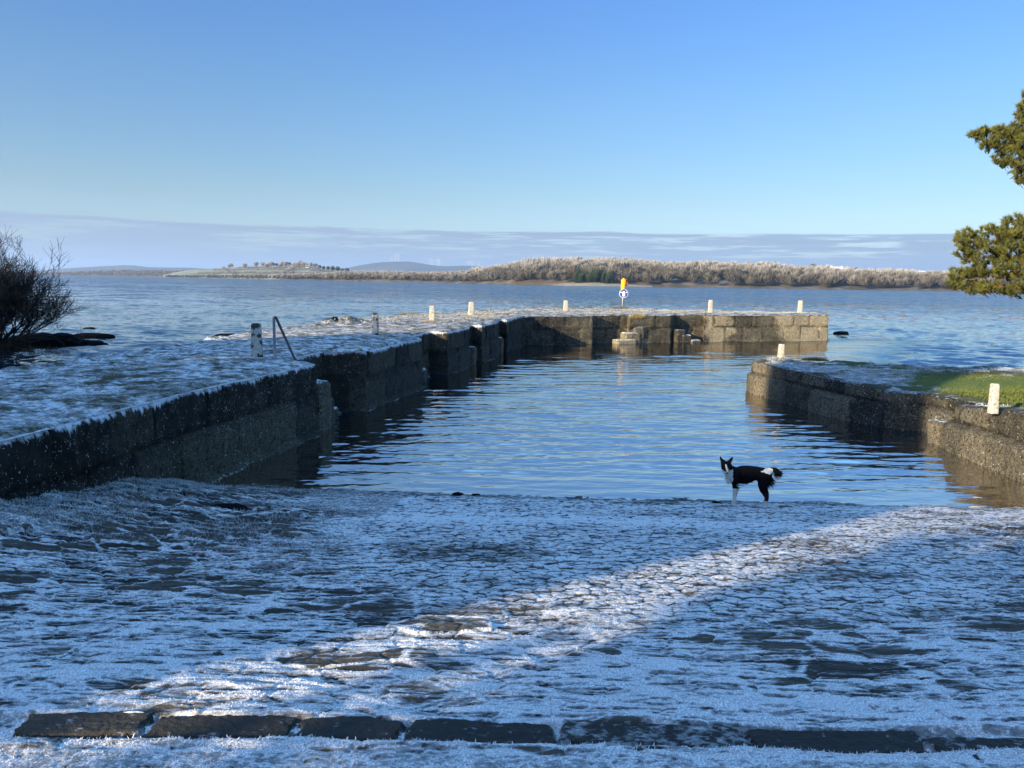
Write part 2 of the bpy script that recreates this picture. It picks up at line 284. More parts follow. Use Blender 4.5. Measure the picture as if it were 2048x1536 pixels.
# ------------------------------------------------------------------ slipway
def yw(x): return 9.27-.04*x
def slip_base(x, y):
    z = 1.15*(yw(x)-y)/(yw(x)-2.5)
    bank = ss(-x, 2.4, 4.6)*.20*ss(y, 2.5, 5.5)*(1-ss(y, 8.2, 9.8))
    far = np.where(y < 2.5, 0, 0); z = np.where(y < 2.5, 1.15+.02*(2.5-y), z)
    return z+bank
def slip_detail(x, y):
    wx = x+.10*(fbm(x*2.1, y*2.1, 3, 3)-.5); wy = y+.08*(fbm(x*2.1, y*2.1, 8, 3)-.5)
    # large irregular slabs
    f1, e1, c1 = worley(wx*2.1, wy*3.6, 11); f1b, e1b, c1b = worley(wx*4.6+.3, wy*9.5, 21)
    # pebbles
    p1, pe, pc = worley(wx*11, wy*14, 31)
    q1, qe, qc = worley(wx*26, wy*34, 41)
    zone = ss(x+.35*(y-3.2)+.5*(fbm(x*.9, y*.9, 51, 3)-.5), -.9, .3)*ss(y+.6*(fbm(x*1.1, y*.7, 55, 3)-.5), 3.5, 4.3)*(1-ss(x-.55*(y-4), 2.6, 3.4))
    zone = np.clip(zone+ss(y, 7.4, 8.4)*.8, 0, 1)
    road = 1-ss(y, 2.30, 2.33)
    jt = 1-ss(e1, .03, .16); jb = 1-ss(e1b, .03, .14)
    st1 = fbm(wx*5.5, wy*19, 66, 4, .6); st2 = fbm(wx*13, wy*34, 67, 3, .6); streak = .030*(st1-.5)+.014*(st2-.5)
    slab_h = streak+(c1-.5)*.030+(c1b-.5)*.018-.020*jb*.6+.012*jt*(fbm(x*40, y*40, 61, 2)-.2)+.018*(fbm(x*5, y*22, 65, 4)-.5)
    lay = fbm(x*3+7, y*26, 68, 3); slab_h += .016*(ss(lay, .45, .55)-.5)
    peb_h = .4*streak+.016*np.sqrt(np.clip(1-(p1*1.25)**2, 0, 1))*(.5+pc)+.010*(fbm(x*9, y*13, 70, 3)-.5)+.004*np.sqrt(np.clip(1-(q1*1.3)**2, 0, 1))
    road_h = .006*fbm(x*60, y*60, 75, 2)+.004*np.sqrt(np.clip(1-(q1*1.3)**2, 0, 1))
    big = .035*(fbm(x*.7, y*.7, 80, 3)-.5)+.035*(fbm(x*2.2, y*3.6, 81, 3)-.5)
    left = ss(-x, 1.6, 3.6)*ss(y, 5.2, 6.6)
    rough = left*.10*(fbm(x*3.2, y*5.0, 85, 4)-.45)
    h = (slab_h*(1-zone)*(.42+.58*ss(y, 3.2, 5.5))+peb_h*zone*.8)*(1-road)+road_h*road+big*(1-road)+rough
    fr_s = .66+.45*jt*(.4+.6*fbm(x*3, y*3, 90, 2))+1.1*(st1-.5)+.8*(st2-.5)-.62*ss(fbm(x*1.3, y*2.6, 91, 3)+.3*(c1-.5)+.35*(c1b-.5), .56, .72)*(1-.85*(1-ss(y, 2.7, 3.1))*ss(x, -1.6, -1.1))*(1-.8*jt)+.25*(ss(lay, .45, .55)-.5)
    fr_p = .50+.7*(st2-.5)+.5*(st1-.5)+.34*ss(peb_h, .004, .018)-.32*ss(fbm(x*1.2, y*2.4, 95, 3), .56, .75)-.35*(1-ss(pe, .02, .15))+.25*(fbm(x*20, y*26, 96, 2)-.5)
    ring = np.exp(-((x+.35*(y-4.5)+.9-.3*fbm(x, y, 99, 2))/.16)**2)*ss(y, 4.6, 5.4)*(1-ss(y, 7, 7.6))+np.exp(-((y-7.25+.12*x*0)/.28)**2)*ss(x, -1.8, -.8)*(1-ss(x, 2.4, 4))+np.exp(-((x-1.5-1.05*(7.4-y)/1.1*1.0)/.22)**2)*ss(y, 4.2, 5)*(1-ss(y, 7, 7.5))*0
    fr = fr_s*(1-zone)+fr_p*zone+.35*ring
    fr = fr*(1-road)+road*(.66+.4*(fbm(x*24, y*24, 97, 3)-.5))
    kb = ss(y, 2.385, 2.40)*(1-ss(y, 2.53, 2.55)); h = h-.035*kb
    fr = fr+.22*(1-ss(y, 2.7, 4.4))*(1-road)
    fr -= left*.28+left*.5*(fbm(x*2.6, y*5, 98, 3)-.45)
    fr -= .30*ss(y, 8.75, 9.1)
    fr -= .5*np.exp(-((x+3.05)/.22)**2-((y-7.6)/.12)**2)*3
    tone = np.clip(.25+.9*(c1*(1-zone)+pc*zone-.4)+.5*(fbm(x*.8, y*.8, 101, 2)-.5)+.25*ss(x, .5, 3), 0, 1)
    return h, fr, tone
def slip_z(x, y):
    x = np.atleast_1d(np.asarray(x, float)); y = np.atleast_1d(np.asarray(y, float)); h, f, t_ = slip_detail(x, y); return slip_base(x, y)+h
rows = []; y = 1.9
while y < 10.6: rows.append(y); y += max(.0055, y*y/(2.4*739)*.45)
rows = np.array(rows); cols = np.linspace(-1, 1, 1500)
cl = np.concatenate([cols*.74]); YY, CC = np.meshgrid(rows, cl, indexing='ij'); XX = CC*(YY+.35)+.0
XX = np.clip(XX, -5.6, 8.6)
h, fr, tone = slip_detail(XX, YY); Z = slip_base(XX, YY)+h
gy_ = np.gradient(h, axis=0)/np.gradient(YY, axis=0); fr = fr-.95*np.clip(gy_-.05, 0, .45)+.5*np.clip(-gy_, 0, .25)
slip = mesh_np('slipway', np.stack([XX, YY, Z], -1).reshape(-1, 3), grid_faces(len(rows), len(cl)), M_slip, {'frost': fr.ravel(), 'tone': tone.ravel()})
tag(slip, 'frosted cobbled slipway running down to the harbour water', 'slipway', kind='structure')
# surrounding ground behind and beside the slipway: one sheet, lower than the slip where they meet
gx = np.concatenate([[-300, -120, -60, -30], np.linspace(-12, 14, 80), [30, 60, 120, 300]]); gy = np.concatenate([[-300, -120, -60, -30], np.linspace(-12, 11, 70)])
GY, GX = np.meshgrid(gy, gx, indexing='ij'); GZ = slip_base(GX, np.maximum(GY, 1.5)); GZ = np.where(GY < 1.5, 1.17, GZ)-.07; GZ = np.maximum(GZ, -.6)
GZ = np.where((GX > 8.7) & (GY > 2.5), -.6, GZ); GZ = np.where((GX < -5.7) & (GY > 2.5), -.6, GZ)
g = mesh_np('ground', np.stack([GX, GY, GZ], -1).reshape(-1, 3), grid_faces(len(gy), len(gx)), M_deck, {'frost': np.full(GX.size, .6), 'grass': np.full(GX.size, .3)})
tag(g, 'frosted ground behind the top of the slipway', 'ground', kind='structure')
# kerb stones: roughly squared dark stones, each its own mesh
edges_px = [-330, 20, 285, 590, 808, 1115, 1500, 1850, 2150]
KL = ['dark rough kerb stone at the left end of the row, frost along its lower edge', 'long dark kerb stone second from the left end', 'dark kerb stone third from the left, between two long stones',
      'dark kerb stone at the middle of the row with a thin frosted left joint', 'speckled frosty kerb stone just right of the middle', 'smooth bare dark kerb stone, second from the right end', 'frost flecked dark kerb stone at the right end of the row']
pts = [at(e, 1456 if e < 900 else 1462+(e-900)*.018, 1.15)[0] for e in edges_px[1:]]
pts[-1] = 2.6
ypos = [2.485, 2.475, 2.470, 2.465, 2.47, 2.445, 2.42]
for i in range(7):
    x0 = pts[i]+.004; x1 = pts[i+1]-.004 if i < 6 else 2.45; cx = (x0+x1)/2; L = x1-x0; cy = ypos[i]; dp = .150
    nu, nv = 150, 60
    u = np.linspace(-1, 1, nu); v = np.linspace(-1, 1, nv); Vv, Uu = np.meshgrid(v, u, indexing='ij')
    edge = .022*(fbm(Uu*5+i*7, Vv*2, 200+i, 3)-.5)
    px = cx+Uu*L/2*(1-.05*Vv*np.sign(.5-_h(np.array(i), np.array(3), 1)))+edge*2; py = cy+Vv*dp/2*(1-.12*np.abs(Uu)**6)+edge+.012*np.sin(Uu*2+i)
    rim = (1-ss(np.abs(Uu)*L/2, L/2-.02, L/2))*(1-ss(np.abs(Vv), .82, 1.))
    pz = 1.118+.027*rim+.014*(fbm(px*9, py*26, 210, 4)-.5)*rim+.006*(fbm(px*60, py*60, 214, 2)-.5)
    ff = np.clip(-.10+.42*(1-rim)+[.05, .02, .02, .05, .30, -.06, .24][i]+.9*(fbm(px*34, py*34, 215, 3)-.5), -.3, 1)
    k_ = mesh_np('kerb_stone', np.stack([px, py, pz], -1).reshape(-1, 3), grid_faces(nv, nu), M_kerb, {'frost': ff.ravel(), 'tone': np.full(px.size, [.22, .12, .1, .1, .1, .12, .1][i])})
    tag(k_, KL[i], 'kerb stone', 'kerb stones along the top of the slipway')
# hoar frost crystals standing in the joints
r = np.random.RandomState(3); n = 420000
yy = 2.0+(r.rand(n)**2.0)*4.6; xx = (r.rand(n)*2-1)*.73*(yy+.3)
hh, ff, _t = slip_detail(xx, yy)
kz = (yy > 2.39) & (yy < 2.56)
keep = (r.rand(n) < np.clip((ff-.5)*.9, 0, .6)) & ~kz & (xx > -4.7)
xx, yy, hh = xx[keep], yy[keep], hh[keep]
Hh = (.002+.006*r.rand(len(xx))**2)*np.where((np.abs(yy-2.37) < .03), 2.2, 1)
o_ = blades('hoar_frost', np.stack([xx, yy, slip_base(xx, yy)+hh-.001], -1), Hh, .004+.003*r.rand(len(xx)), M_crys, 1.6, 5)
tag(o_, 'white hoar frost crystals over the slipway stones', 'frost', kind='stuff')
# rough frosted grass on the left bank of the slip and along the foot of the wall
n = 60000; yy = 5.4+r.rand(n)*3.9; xx = -4.9+r.rand(n)**1.6*3.6
hh, ff, _t = slip_detail(xx, yy); keep = fbm(xx*1.9, yy*3, 120, 3)+.25*ss(-xx, 3.2, 4.6) > .47; xx, yy, hh = xx[keep], yy[keep], hh[keep]
wallx = np.interp(yy, [2, 6.55, 9.6], [-5.1, -4.62, -4.2]); keep = xx > wallx; xx, yy, hh = xx[keep], yy[keep], hh[keep]
o_ = blades('frosted_grass', np.stack([xx, yy, slip_base(xx, yy)+hh-.005], -1), .012+.035*r.rand(len(xx)), .006+.004*r.rand(len(xx)), M_dgrass, 1.6, 6)
tag(o_, 'frosted grass at the foot of the left harbour wall', 'grass', kind='stuff')

# ------------------------------------------------------------------ piers (ribbon footprints with stepped inner faces)
def ribbon(name, inner, outer, ztop, recess, du, nv, seed, deck_fn, wall_fn, parent, far_wall=True, rows_=44, zbot=-.45):
    inner = np.array(inner, float); outer = np.array(outer, float); ztop = np.array(ztop, float)
    sg = np.r_[0, np.cumsum(np.linalg.norm(np.diff(inner, axis=0), axis=1))]; tot = sg[-1]
    u = [0.]
    while u[-1] < tot:
        u.append(u[-1]+du(np.interp(u[-1], sg, inner[:, 1])))
    u = np.array(u[:-1]+[tot]); extra = []
    for a, b, dep, ta, tb in recess: extra += list(np.linspace(a-ta, a, 18))+list(np.linspace(b, b+tb, 26))
    u = np.unique(np.r_[u, extra])
    I = np.stack([np.interp(u, sg, inner[:, k_]) for k_ in (0, 1)], -1); O = np.stack([np.interp(u, sg, outer[:, k_]) for k_ in (0, 1)], -1); zt = np.interp(u, sg, ztop)
    dirn = I-O; wd = np.linalg.norm(dirn, axis=1); dirn /= wd[:, None]
    off = np.zeros(len(u))
    for a, b, dep, ta, tb in recess: off = np.maximum(off, dep*np.clip((u-(a-ta))/ta, 0, 1)*np.clip((b+tb-u)/tb, 0, 1))
    I = I-dirn*off[:, None]
    # deck
    v = np.linspace(0, 1, nv)**1.35
    P = I[:, None, :]*(1-v)[None, :, None]+O[:, None, :]*v[None, :, None]
    edge = v[None, :]*(wd-off)[:, None]
    zd, fro, gr = deck_fn(P[..., 0], P[..., 1], edge, v[None, :]*np.ones_like(edge))
    rim = -.035*np.exp(-(edge/.05)**2)
    Zd = zt[:, None]+zd*ss(edge, 0, .12)+rim+.02*(fbm(P[..., 0]*6, P[..., 1]*6, seed, 3)-.5)
    deck = mesh_np('deck', np.concatenate([P, Zd[..., None]], -1).reshape(-1, 3), grid_faces(len(u), nv), M_deck, {'frost': fro.ravel(), 'grass': gr.ravel()}, parent=parent)
    # inner wall
    def wall(nm, E, dr, ztp, sgn, fn):
        q = np.linspace(0, 1, rows_)**1.15
        ZZ = ztp[:, None]*(1-q)[None, :]+zbot*q[None, :]; UU = np.broadcast_to(np.cumsum(np.r_[0, np.linalg.norm(np.diff(E, axis=0), axis=1)])[:, None], ZZ.shape)
        o_, at_ = fn(UU, ZZ, ztp[:, None], E)
        o_ = o_-.035*np.exp(-((ztp[:, None]-ZZ)/.05)**2)+.03*0
        X = E[:, None, 0]+dr[:, None, 0]*o_; Y = E[:, None, 1]+dr[:, None, 1]*o_
        ZZ = ZZ+.0; F = grid_faces(len(E), rows_)
        if sgn > 0: F = F[:, ::-1]
        X[:, 0] = E[:, 0]; Y[:, 0] = E[:, 1]; ZZ[:, 0] = zend
        mesh_np(nm, np.stack([X, Y, ZZ], -1).reshape(-1, 3), F, M_wall, {k_: a_.ravel() for k_, a_ in at_.items()}, parent=parent)
    zend = Zd[:, 0]; wall('harbour_wall', I, dirn, zt, 1, wall_fn)
    if far_wall:
        zend = Zd[:, -1]; wall('outer_wall', O, -dirn, zt, -1, wall_fn)
    # end cap at the last station
    q = np.linspace(0, 1, rows_)**1.15; Zc = Zd[-1][:, None]*(1-q)[None, :]+zbot*q[None, :]
    tdir = (inner[-1]-inner[-2]); tdir /= np.linalg.norm(tdir); ed = wd[-1]*v
    oo, at_ = wall_fn(np.broadcast_to(ed[:, None], Zc.shape)+50, Zc, Zd[-1][:, None], P[-1])
    oo = oo*ss(v[:, None], 0, .05)*(1-ss(v[:, None], .95, 1)); oo[:, 0] = 0
    mesh_np('end_wall', np.stack([P[-1][:, 0, None]+tdir[0]*oo, P[-1][:, 1, None]+tdir[1]*oo, Zc], -1).reshape(-1, 3), grid_faces(nv, rows_), M_wall, {k_: a_.ravel() for k_, a_ in at_.items()}, parent=parent)
    return sg, u, I, dirn, zt
PI_ = [(-5.3, 0.0), (-4.62, 6.55), (-4.22, 9.6), (-3.48, 12.95), (-3.1, 15.5), (-2.34, 19.0), (-1.9, 21.6), (-1.4, 23.9), (-1.05, 25.1), (-.54, 27.5), (-.2, 28.9), (.35, 31.6), (.9, 32.25), (3.6, 33.3), (6.0, 34.5), (9.3, 36.0), (13, 37.05), (16.1, 37.85)]
PO_ = [(-11.5, 0), (-8.3, 7.5), (-7.8, 11), (-7.4, 14.2), (-7.2, 17.8), (-7.1, 20.6), (-6.2, 24), (-5.8, 27), (-5.2, 29), (-4.0, 31.8), (-3.0, 34), (-1.0, 38), (.6, 39.8), (4.3, 42.2), (7, 42.6), (10.7, 41.3), (14, 40.4), (16.7, 39.6)]
_s = np.r_[0, np.cumsum(np.linalg.norm(np.diff(np.array(PI_), axis=0), axis=1))]
def pu(i, fr_=0.): return _s[i]+fr_*(_s[i+1]-_s[i]) if i+1 < len(_s) else _s[i]
REC = [(pu(3)+.04, pu(4)-.65, .80, .03, .62), (pu(5)+.04, pu(6)-.30, .55, .03, .22), (pu(7)+.04, pu(8)-.10, .42, .03, .10), (pu(9)+.05, pu(10)-.25, .38, .04, .10), (pu(13)+.03, pu(13)+1.9, .6, .03, .1), (pu(14)+1.9, pu(15)-.05, .6, .25, .04)]
def pier_deck(x, y, e, v):
    n1 = fbm(x*1.3, y*1.3, 301, 4); n2 = fbm(x*4.5, y*5.5, 302, 4); n3 = fbm(x*14, y*14, 303, 3)
    near = 1-ss(y, 16, 22)
    z = .05*(n1-.5)+.04*(n2-.5)*(.4+.6*near)+.02*(n3-.5)+.05*np.sin(v*3.14)
    z = z+.10*ss(v, .8, .95)*(1-ss(v, .97, 1))*(n2-.2)+.22*np.exp(-((x+5.6)/.7)**2-((y-24.6)/1.0)**2)*ss(n2, .3, .6)
    dark = ss(fbm(x*3.4, y*4.6, 305, 5, .6), .55, .70)*(.35+.65*near)
    fr = .66-.42*dark+.8*(n3-.5)-.25*ss(n2, .5, .7)*near-.25*(1-ss(y, 9, 13))*ss(n1, .4, .6)-.10*(1-near)-.35*(1-near)*ss(n2, .50, .68)
    return z, fr, .15+.0*x
def pier_wall(U, Z, zt, E):
    yw_ = np.broadcast_to(E[:, 1][:, None], Z.shape); xw = np.broadcast_to(E[:, 0][:, None], Z.shape)
    U0 = U; U = U+.9*(fbm(U*.55, Z*0, 309, 2)-.5)+.10*(fbm(U*3, Z*4, 308, 2)-.5)
    course = np.abs(Z-(.70+.14*(fbm(U*.8, Z*0, 311, 3)-.5))); gro = -.05*np.exp(-(course/.02)**2)
    cell = np.floor(U/1.15+np.where(Z > .7, 0, .5)); fx = (U/1.15+np.where(Z > .7, 0, .5))-cell; jt = -.05*np.exp(-(np.minimum(fx, 1-fx)*1.15/.022)**2)*(Z > .1)
    low = ss(Z, .72, .60)*.0+(1-ss(Z, .55, .62))*.03
    o = gro+jt+(_h(cell, np.where(Z > .7, 1, 0)+0*U, 7)-.5)*.05+.045*(fbm(U*1.8, Z*2.6, 312, 4)-.5)+.014*(fbm(U*9, Z*7, 313, 3)-.5)+low
    o = o+.03*ss(fbm(U*4.5, U*0+3, 318, 2), .35, .65)*ss(Z, .55, .8)*(1-ss(Z, zt-.12, zt-.02))*.6
    ledge = (1-ss(Z, .015, .05)); o = o+.13*ledge*ss(fbm(U*1.2, U*0, 314, 2), .25, .4)
    d = zt-Z
    fr = .78*np.exp(-(d/(.05+.10*fbm(U*7, U*0, 315, 2)))**2)+.10
    fr = fr*(1-.55*ss(yw_, 30, 33))+.38*ledge*(Z > -.05)*ss(fbm(U*2.5, U*0, 336, 3), .35, .6)
    farw = ss(xw, 9.2, 9.5)
    lich = .42+.25*(fbm(U*.5, Z*.8, 316, 2)-.5)+.16*ss(yw_, 30, 33)*1+.16*farw-.30*ss(yw_, 12.9, 13.2)*(1-ss(yw_, 30, 32))
    xn = xw+1.6*(fbm(U*1.1, Z*2.2, 330, 4)-.5)
    pale = np.clip(.65*np.maximum(np.maximum(ss(xn, 9.1, 9.5)*(1-ss(xn, 10.4, 10.8)), ss(xn, 12.9, 13.6)), .9*ss(xn, 5.5, 5.7)*(1-ss(xn, 6.1, 6.4))*(Z < .8))+.22*(_h(cell, np.where(Z > .7, 1, 0)+0*U, 27)-.4)+.26*ss(xw, 1, 4)*fbm(U*1.5, Z*3, 333, 3)*1.6+.08*(1-ss(Z, .5, .62))*(1-ss(yw_, 30, 32)), 0, 1)  # pale also raised along the sunlit far arm, putting sun brightness into its colour
    wj = .022+.030*ss(yw_, 14, 26); jn = np.maximum(np.exp(-(course/wj)**2), np.exp(-(np.minimum(fx, 1-fx)*1.15/wj)**2)*(Z > .1))
    jn = jn*ss(fbm(U*2.2, Z*3, 335, 3), .30, .58)*(.45+.55*ss(yw_, 29, 32))
    return o, {'frost': fr-.3*jn, 'lichen': lich, 'pale': pale, 'joint': jn}
pier = empty('stone_pier', (0, 0, 0)); tag(pier, 'long frosted stone pier curving from the left round the harbour to its sunlit far end', 'pier')
sg, u_, I_, D_, zt_ = ribbon('stone_pier', PI_, PO_, [1.34]+[1.28]*17, REC, lambda y_: .028 if y_ < 10 else (.04 if y_ < 16 else .065), 120, 300, pier_deck, pier_wall, pier)
# overhanging frosted grass on the pier's inner edge
r = np.random.RandomState(12)
uu = r.rand(14000)**1.5*sg[-1]; ix = np.searchsorted(u_, uu).clip(0, len(u_)-1); keep = (fbm(uu*1.7, uu*0, 320, 3) > .38)&(I_[ix, 1] > 4); ix = ix[keep]; uu = uu[keep]
b_ = r.rand(len(ix))*.10
P = np.stack([I_[ix, 0]-D_[ix, 0]*b_, I_[ix, 1]-D_[ix, 1]*b_+r.rand(len(ix))*.03, zt_[ix]-.03+r.rand(len(ix))*.02], -1)
dr = np.stack([D_[ix, 0]*1.6, D_[ix, 1]*1.6, -1.5*r.rand(len(ix))], -1)
blades('grass_fringe', P, .015+.035*r.rand(len(ix)), .005+.004*r.rand(len(ix)), M_dgrass, .8, 9, parent=pier, dirn=dr)['kind'] = 'stuff'
# landing steps inside the recesses
M_step = mat_wall('step_stone', (.008, .008, .007), (.045, .042, .034)); 
def rough_block(mb_name, c, d, rz, mat, parent, seed, pale=.2, frost=.1, lich=.3):
    nx = max(4, int(d[0]/.045)); ny = max(4, int(d[1]/.045)); nz = max(4, int(d[2]/.045)); Vs = []; Fs = []; off = 0
    for ax, sg_ in ((0, -1), (0, 1), (1, -1), (1, 1), (2, 1)):
        a, b = [k_ for k_ in (0, 1, 2) if k_ != ax]; na, nb = (nx, ny, nz)[a], (nx, ny, nz)[b]
        A, B = np.meshgrid(np.linspace(-.5, .5, na+1), np.linspace(-.5, .5, nb+1), indexing='ij'); Q = np.zeros(A.shape+(3,)); Q[..., a] = A; Q[..., b] = B; Q[..., ax] = .5*sg_
        Vs.append(Q.reshape(-1, 3)); F = grid_faces(na+1, nb+1, off)
        Fs.append(F); off += Q.size//3
    V = np.concatenate(Vs)*np.array(d); F = np.concatenate(Fs)
    e = np.sort(np.array(d)/2-np.abs(V), axis=1)[:, 1]; V *= (1-.10*np.exp(-(e/.03)**2)[:, None])
    nn = np.stack([fbm(V[:, 0]*5+V[:, 2]*4+seed, V[:, 1]*5-V[:, 2]*3, seed+k_, 3)-.5 for k_ in range(3)], -1); V = V+nn*.06
    cz, sz = math.cos(rz), math.sin(rz); V = np.stack([V[:, 0]*cz-V[:, 1]*sz, V[:, 0]*sz+V[:, 1]*cz, V[:, 2]], -1)+np.array(c)
    return mesh_np(mb_name, V, F, mat, {'frost': np.where(V[:, 2] > c[2]+d[2]/2-.04, frost+.35, frost*.3), 'lichen': np.full(len(V), lich), 'pale': np.full(len(V), pale)}, parent=parent)
azf = math.atan2(1.2, 2.4)
for (x_, y_, z_, w_, dd, hh_, rz_, pl) in [(-3.62, 13.35, .20, .5, .5, 1.4, 1.35, .2), (-3.66, 13.85, .05, .5, .45, .9, 1.35, .1), (-3.7, 14.3, -.1, .5, .45, .7, 1.35, .1),
        (-2.7, 19.5, .1, .4, .5, 1.2, 1.4, .1), (-2.65, 20.1, -.05, .4, .6, .8, 1.4, .1), (-1.45, 24.4, .1, .3, .5, 1.0, 1.3, .2), (-.62, 28.0, .1, .3, .5, 1.1, 1.3, .2),
        (5.15, 34.05, -.12, 1.1, .5, .62, azf, .75), (5.45, 34.28, .10, .85, .5, .8, azf, .6), (5.78, 34.50, .33, .55, .45, .8, azf, .35),
        (7.95, 35.42, .12, .5, .45, .95, azf, .05), (8.25, 35.50, -.05, .6, .4, .8, azf, .1), (8.75, 35.66, -.2, .6, .4, .62, azf, .5)]:
    rough_block('step', (x_, y_, z_), (w_, dd, hh_), rz_, M_step, pier, int(abs(x_*37+y_*11)) % 997, pl, .25, .45)

# right quay
QI = [(8.6, 0.5), (7.9, 7), (7.57, 10.4), (7.66, 12.6), (7.35, 14.4), (6.93, 15.2), (6.55, 17.0), (6.22, 18.9), (6.30, 19.35)]
QO = [(34, 0.5), (33, 7), (32, 9.5), (31, 10.6), (30, 11.2), (29, 11.6), (27, 12), (25.6, 12.8), (25, 13.4)]
_q = np.r_[0, np.cumsum(np.linalg.norm(np.diff(np.array(QI), axis=0), axis=1))]
def quay_deck(x, y, e, v):
    n1 = fbm(x*1.3, y*1.7, 401, 6, .6); n2 = fbm(x*5, y*6, 402, 4); n3 = fbm(x*15, y*15, 403, 3)
    z = .05*(n1-.5)+.06*(n2-.5)+.02*(n3-.5)+.10*ss(e, .3, 2.5)*(1-ss(y, 16, 19))
    outer_e = (19.6-.336*(x-6.6))-y
    z = z+.08*np.exp(-((outer_e-.5)/.35)**2)*ss(n1, .45, .6)
    sunny = ss(x+2.2*(n1-.5), 7.5, 9.0)*(1-ss(y+.15*(x-8)+1.8*(n1-.5), 15.4, 16.7))
    fr = .54-.5*ss(n1, .50, .62)-.62*sunny+.8*(n3-.5)+.5*(n2-.5)-.3*(1-ss(e, .0, .35))*ss(n2, .4, .55)
    fr = np.where(y < 12.4, fr-.25*(1-ss(x, 7.9, 8.2)), fr)
    return z, fr, np.clip(.35+.75*sunny-.4*(1-ss(e, .4, 1.)), 0, 1)
def quay_wall(U, Z, zt, E):
    yw_ = np.broadcast_to(E[:, 1][:, None], Z.shape)
    cz = .52+.05*(fbm(U*.6, Z*0, 411, 2)-.5); gro = -.05*np.exp(-((Z-cz)/.02)**2)
    U = U+.6*(fbm(U*.7, Z*0, 408, 2)-.5)+.08*(fbm(U*3, Z*4, 407, 2)-.5); cell = np.floor(U/.8+np.where(Z > cz, 0, .5)); fx = (U/.8+np.where(Z > cz, 0, .5))-cell; jt = -.05*np.exp(-(np.minimum(fx, 1-fx)*.8/.022)**2)*(Z > cz)
    o = gro+jt+(_h(cell, (Z > cz)*1+0*U, 17)-.5)*.08*(Z > cz)+.06*(fbm(U*2, Z*2.6, 412, 4)-.5)+.018*(fbm(U*9, Z*8, 413, 3)-.5)+.10*(1-ss(Z, cz-.1, cz))+.12*(1-ss(Z, 0, .9))*(yw_ < 12.7)
    d = zt-Z; fr = .42*np.exp(-(d/.06)**2)+.02
    lich = .42+.7*(fbm(U*.7, Z*1.0, 416, 2)-.5)+.10*(yw_ < 12.7)+.18*np.exp(-((yw_-15)/1.2)**2)
    pale = np.clip(.12*(yw_ < 12.65)+.25*ss(yw_, 17.2, 18.2)+.14, 0, 1)
    jn = np.maximum(np.exp(-((Z-cz)/.03)**2), np.exp(-(np.minimum(fx, 1-fx)*.8/.026)**2)*(Z > cz))*ss(fbm(U*2.2, Z*3, 435, 3), .30, .58)
    return o, {'frost': fr, 'lichen': lich, 'pale': np.clip(pale+.25*(_h(cell, (Z > cz)*1+0*U, 37)-.5), 0, 1), 'joint': jn}
quay = empty('stone_quay'); tag(quay, 'low stone quay on the right with frosted turf and green sunlit grass', 'quay')
sq, uq, Iq, Dq, ztq = ribbon('stone_quay', QI, QO, [1.32, 1.2, 1.0, .76, .74, .80, .82, .82, .80], [(_q[3]+.05, _q[4]-.25, .62, .05, .2)], lambda y_: .03, 150, 400, quay_deck, quay_wall, quay, far_wall=False)
rough_block('step', (7.68, 13.0, .05), (.35, .3, .75), .1, M_step, quay, 55, .3, .2, .3)
# grass tufts on the quay
r = np.random.RandomState(21); n = 90000
xx = 6.5+r.rand(n)**1.4*8; yy = 11+r.rand(n)*8.4; ok = (yy < 19.4-.336*(xx-6.4)) & (xx > np.interp(yy, [p[1] for p in QI], [p[0] for p in QI])+.25+.65*((yy > 12.5) & (yy < 14.6)))
xx, yy = xx[ok], yy[ok]
e_ = xx-np.interp(yy, [p[1] for p in QI], [p[0] for p in QI]); zz, ff, gg = quay_deck(xx, yy, e_, xx*0); zb = np.interp(yy, [p[1] for p in QI], [1.32, 1.2, 1.0, .76, .74, .80, .82, .82, .80])
green = (ff < .3) & (gg > .5); cl_ = fbm(xx*2.5, yy*3, 430, 3); kp = green | (cl_ > .55)
for nm, msk, mt, hs_, lb in (('green_grass', green, M_ggrass, .06, 'short green sunlit grass on the right quay'), ('frosted_turf', kp & ~green, M_dgrass, .06, 'frosted turf tufts on the right quay')):
    if msk.sum(): tag(blades(nm, np.stack([xx[msk], yy[msk], (zb+zz)[msk]-.012], -1), .015+hs_*r.rand(msk.sum()), .010+.006*r.rand(msk.sum()), mt, 1.2, 31), lb, 'grass', kind='stuff')
# frosted grass on the pier top
n = 110000; uu = r.rand(n); vv = r.rand(n)*.96+.02
idx = (3+uu**1.0*0).astype(int)
sU = 5.5+r.rand(n)*(sg[-1]-5.8); Ix = np.stack([np.interp(sU, sg, np.array(PI_)[:, k_]) for k_ in (0, 1)], -1); Ox = np.stack([np.interp(sU, sg, np.array(PO_)[:, k_]) for k_ in (0, 1)], -1)
Q = Ix*(1-vv[:, None])+Ox*vv[:, None]; e_ = vv*np.linalg.norm(Ix-Ox, axis=1)
zz, ff, gg = pier_deck(Q[:, 0], Q[:, 1], e_, vv); kp = (fbm(Q[:, 0]*2.2, Q[:, 1]*2.2, 440, 3) > .53) & (e_ > .95)
Q = Q[kp]; far_ = 1+1.2*ss(Q[:, 1], 20, 32)
tag(blades('pier_turf', np.stack([Q[:, 0], Q[:, 1], 1.28+zz[kp]-.015], -1), (.01+.035*r.rand(len(Q)))*far_, (.008+.006*r.rand(len(Q)))*far_, M_tuft, 1.4, 33), 'short frosted turf over the pier top', 'grass', kind='stuff')

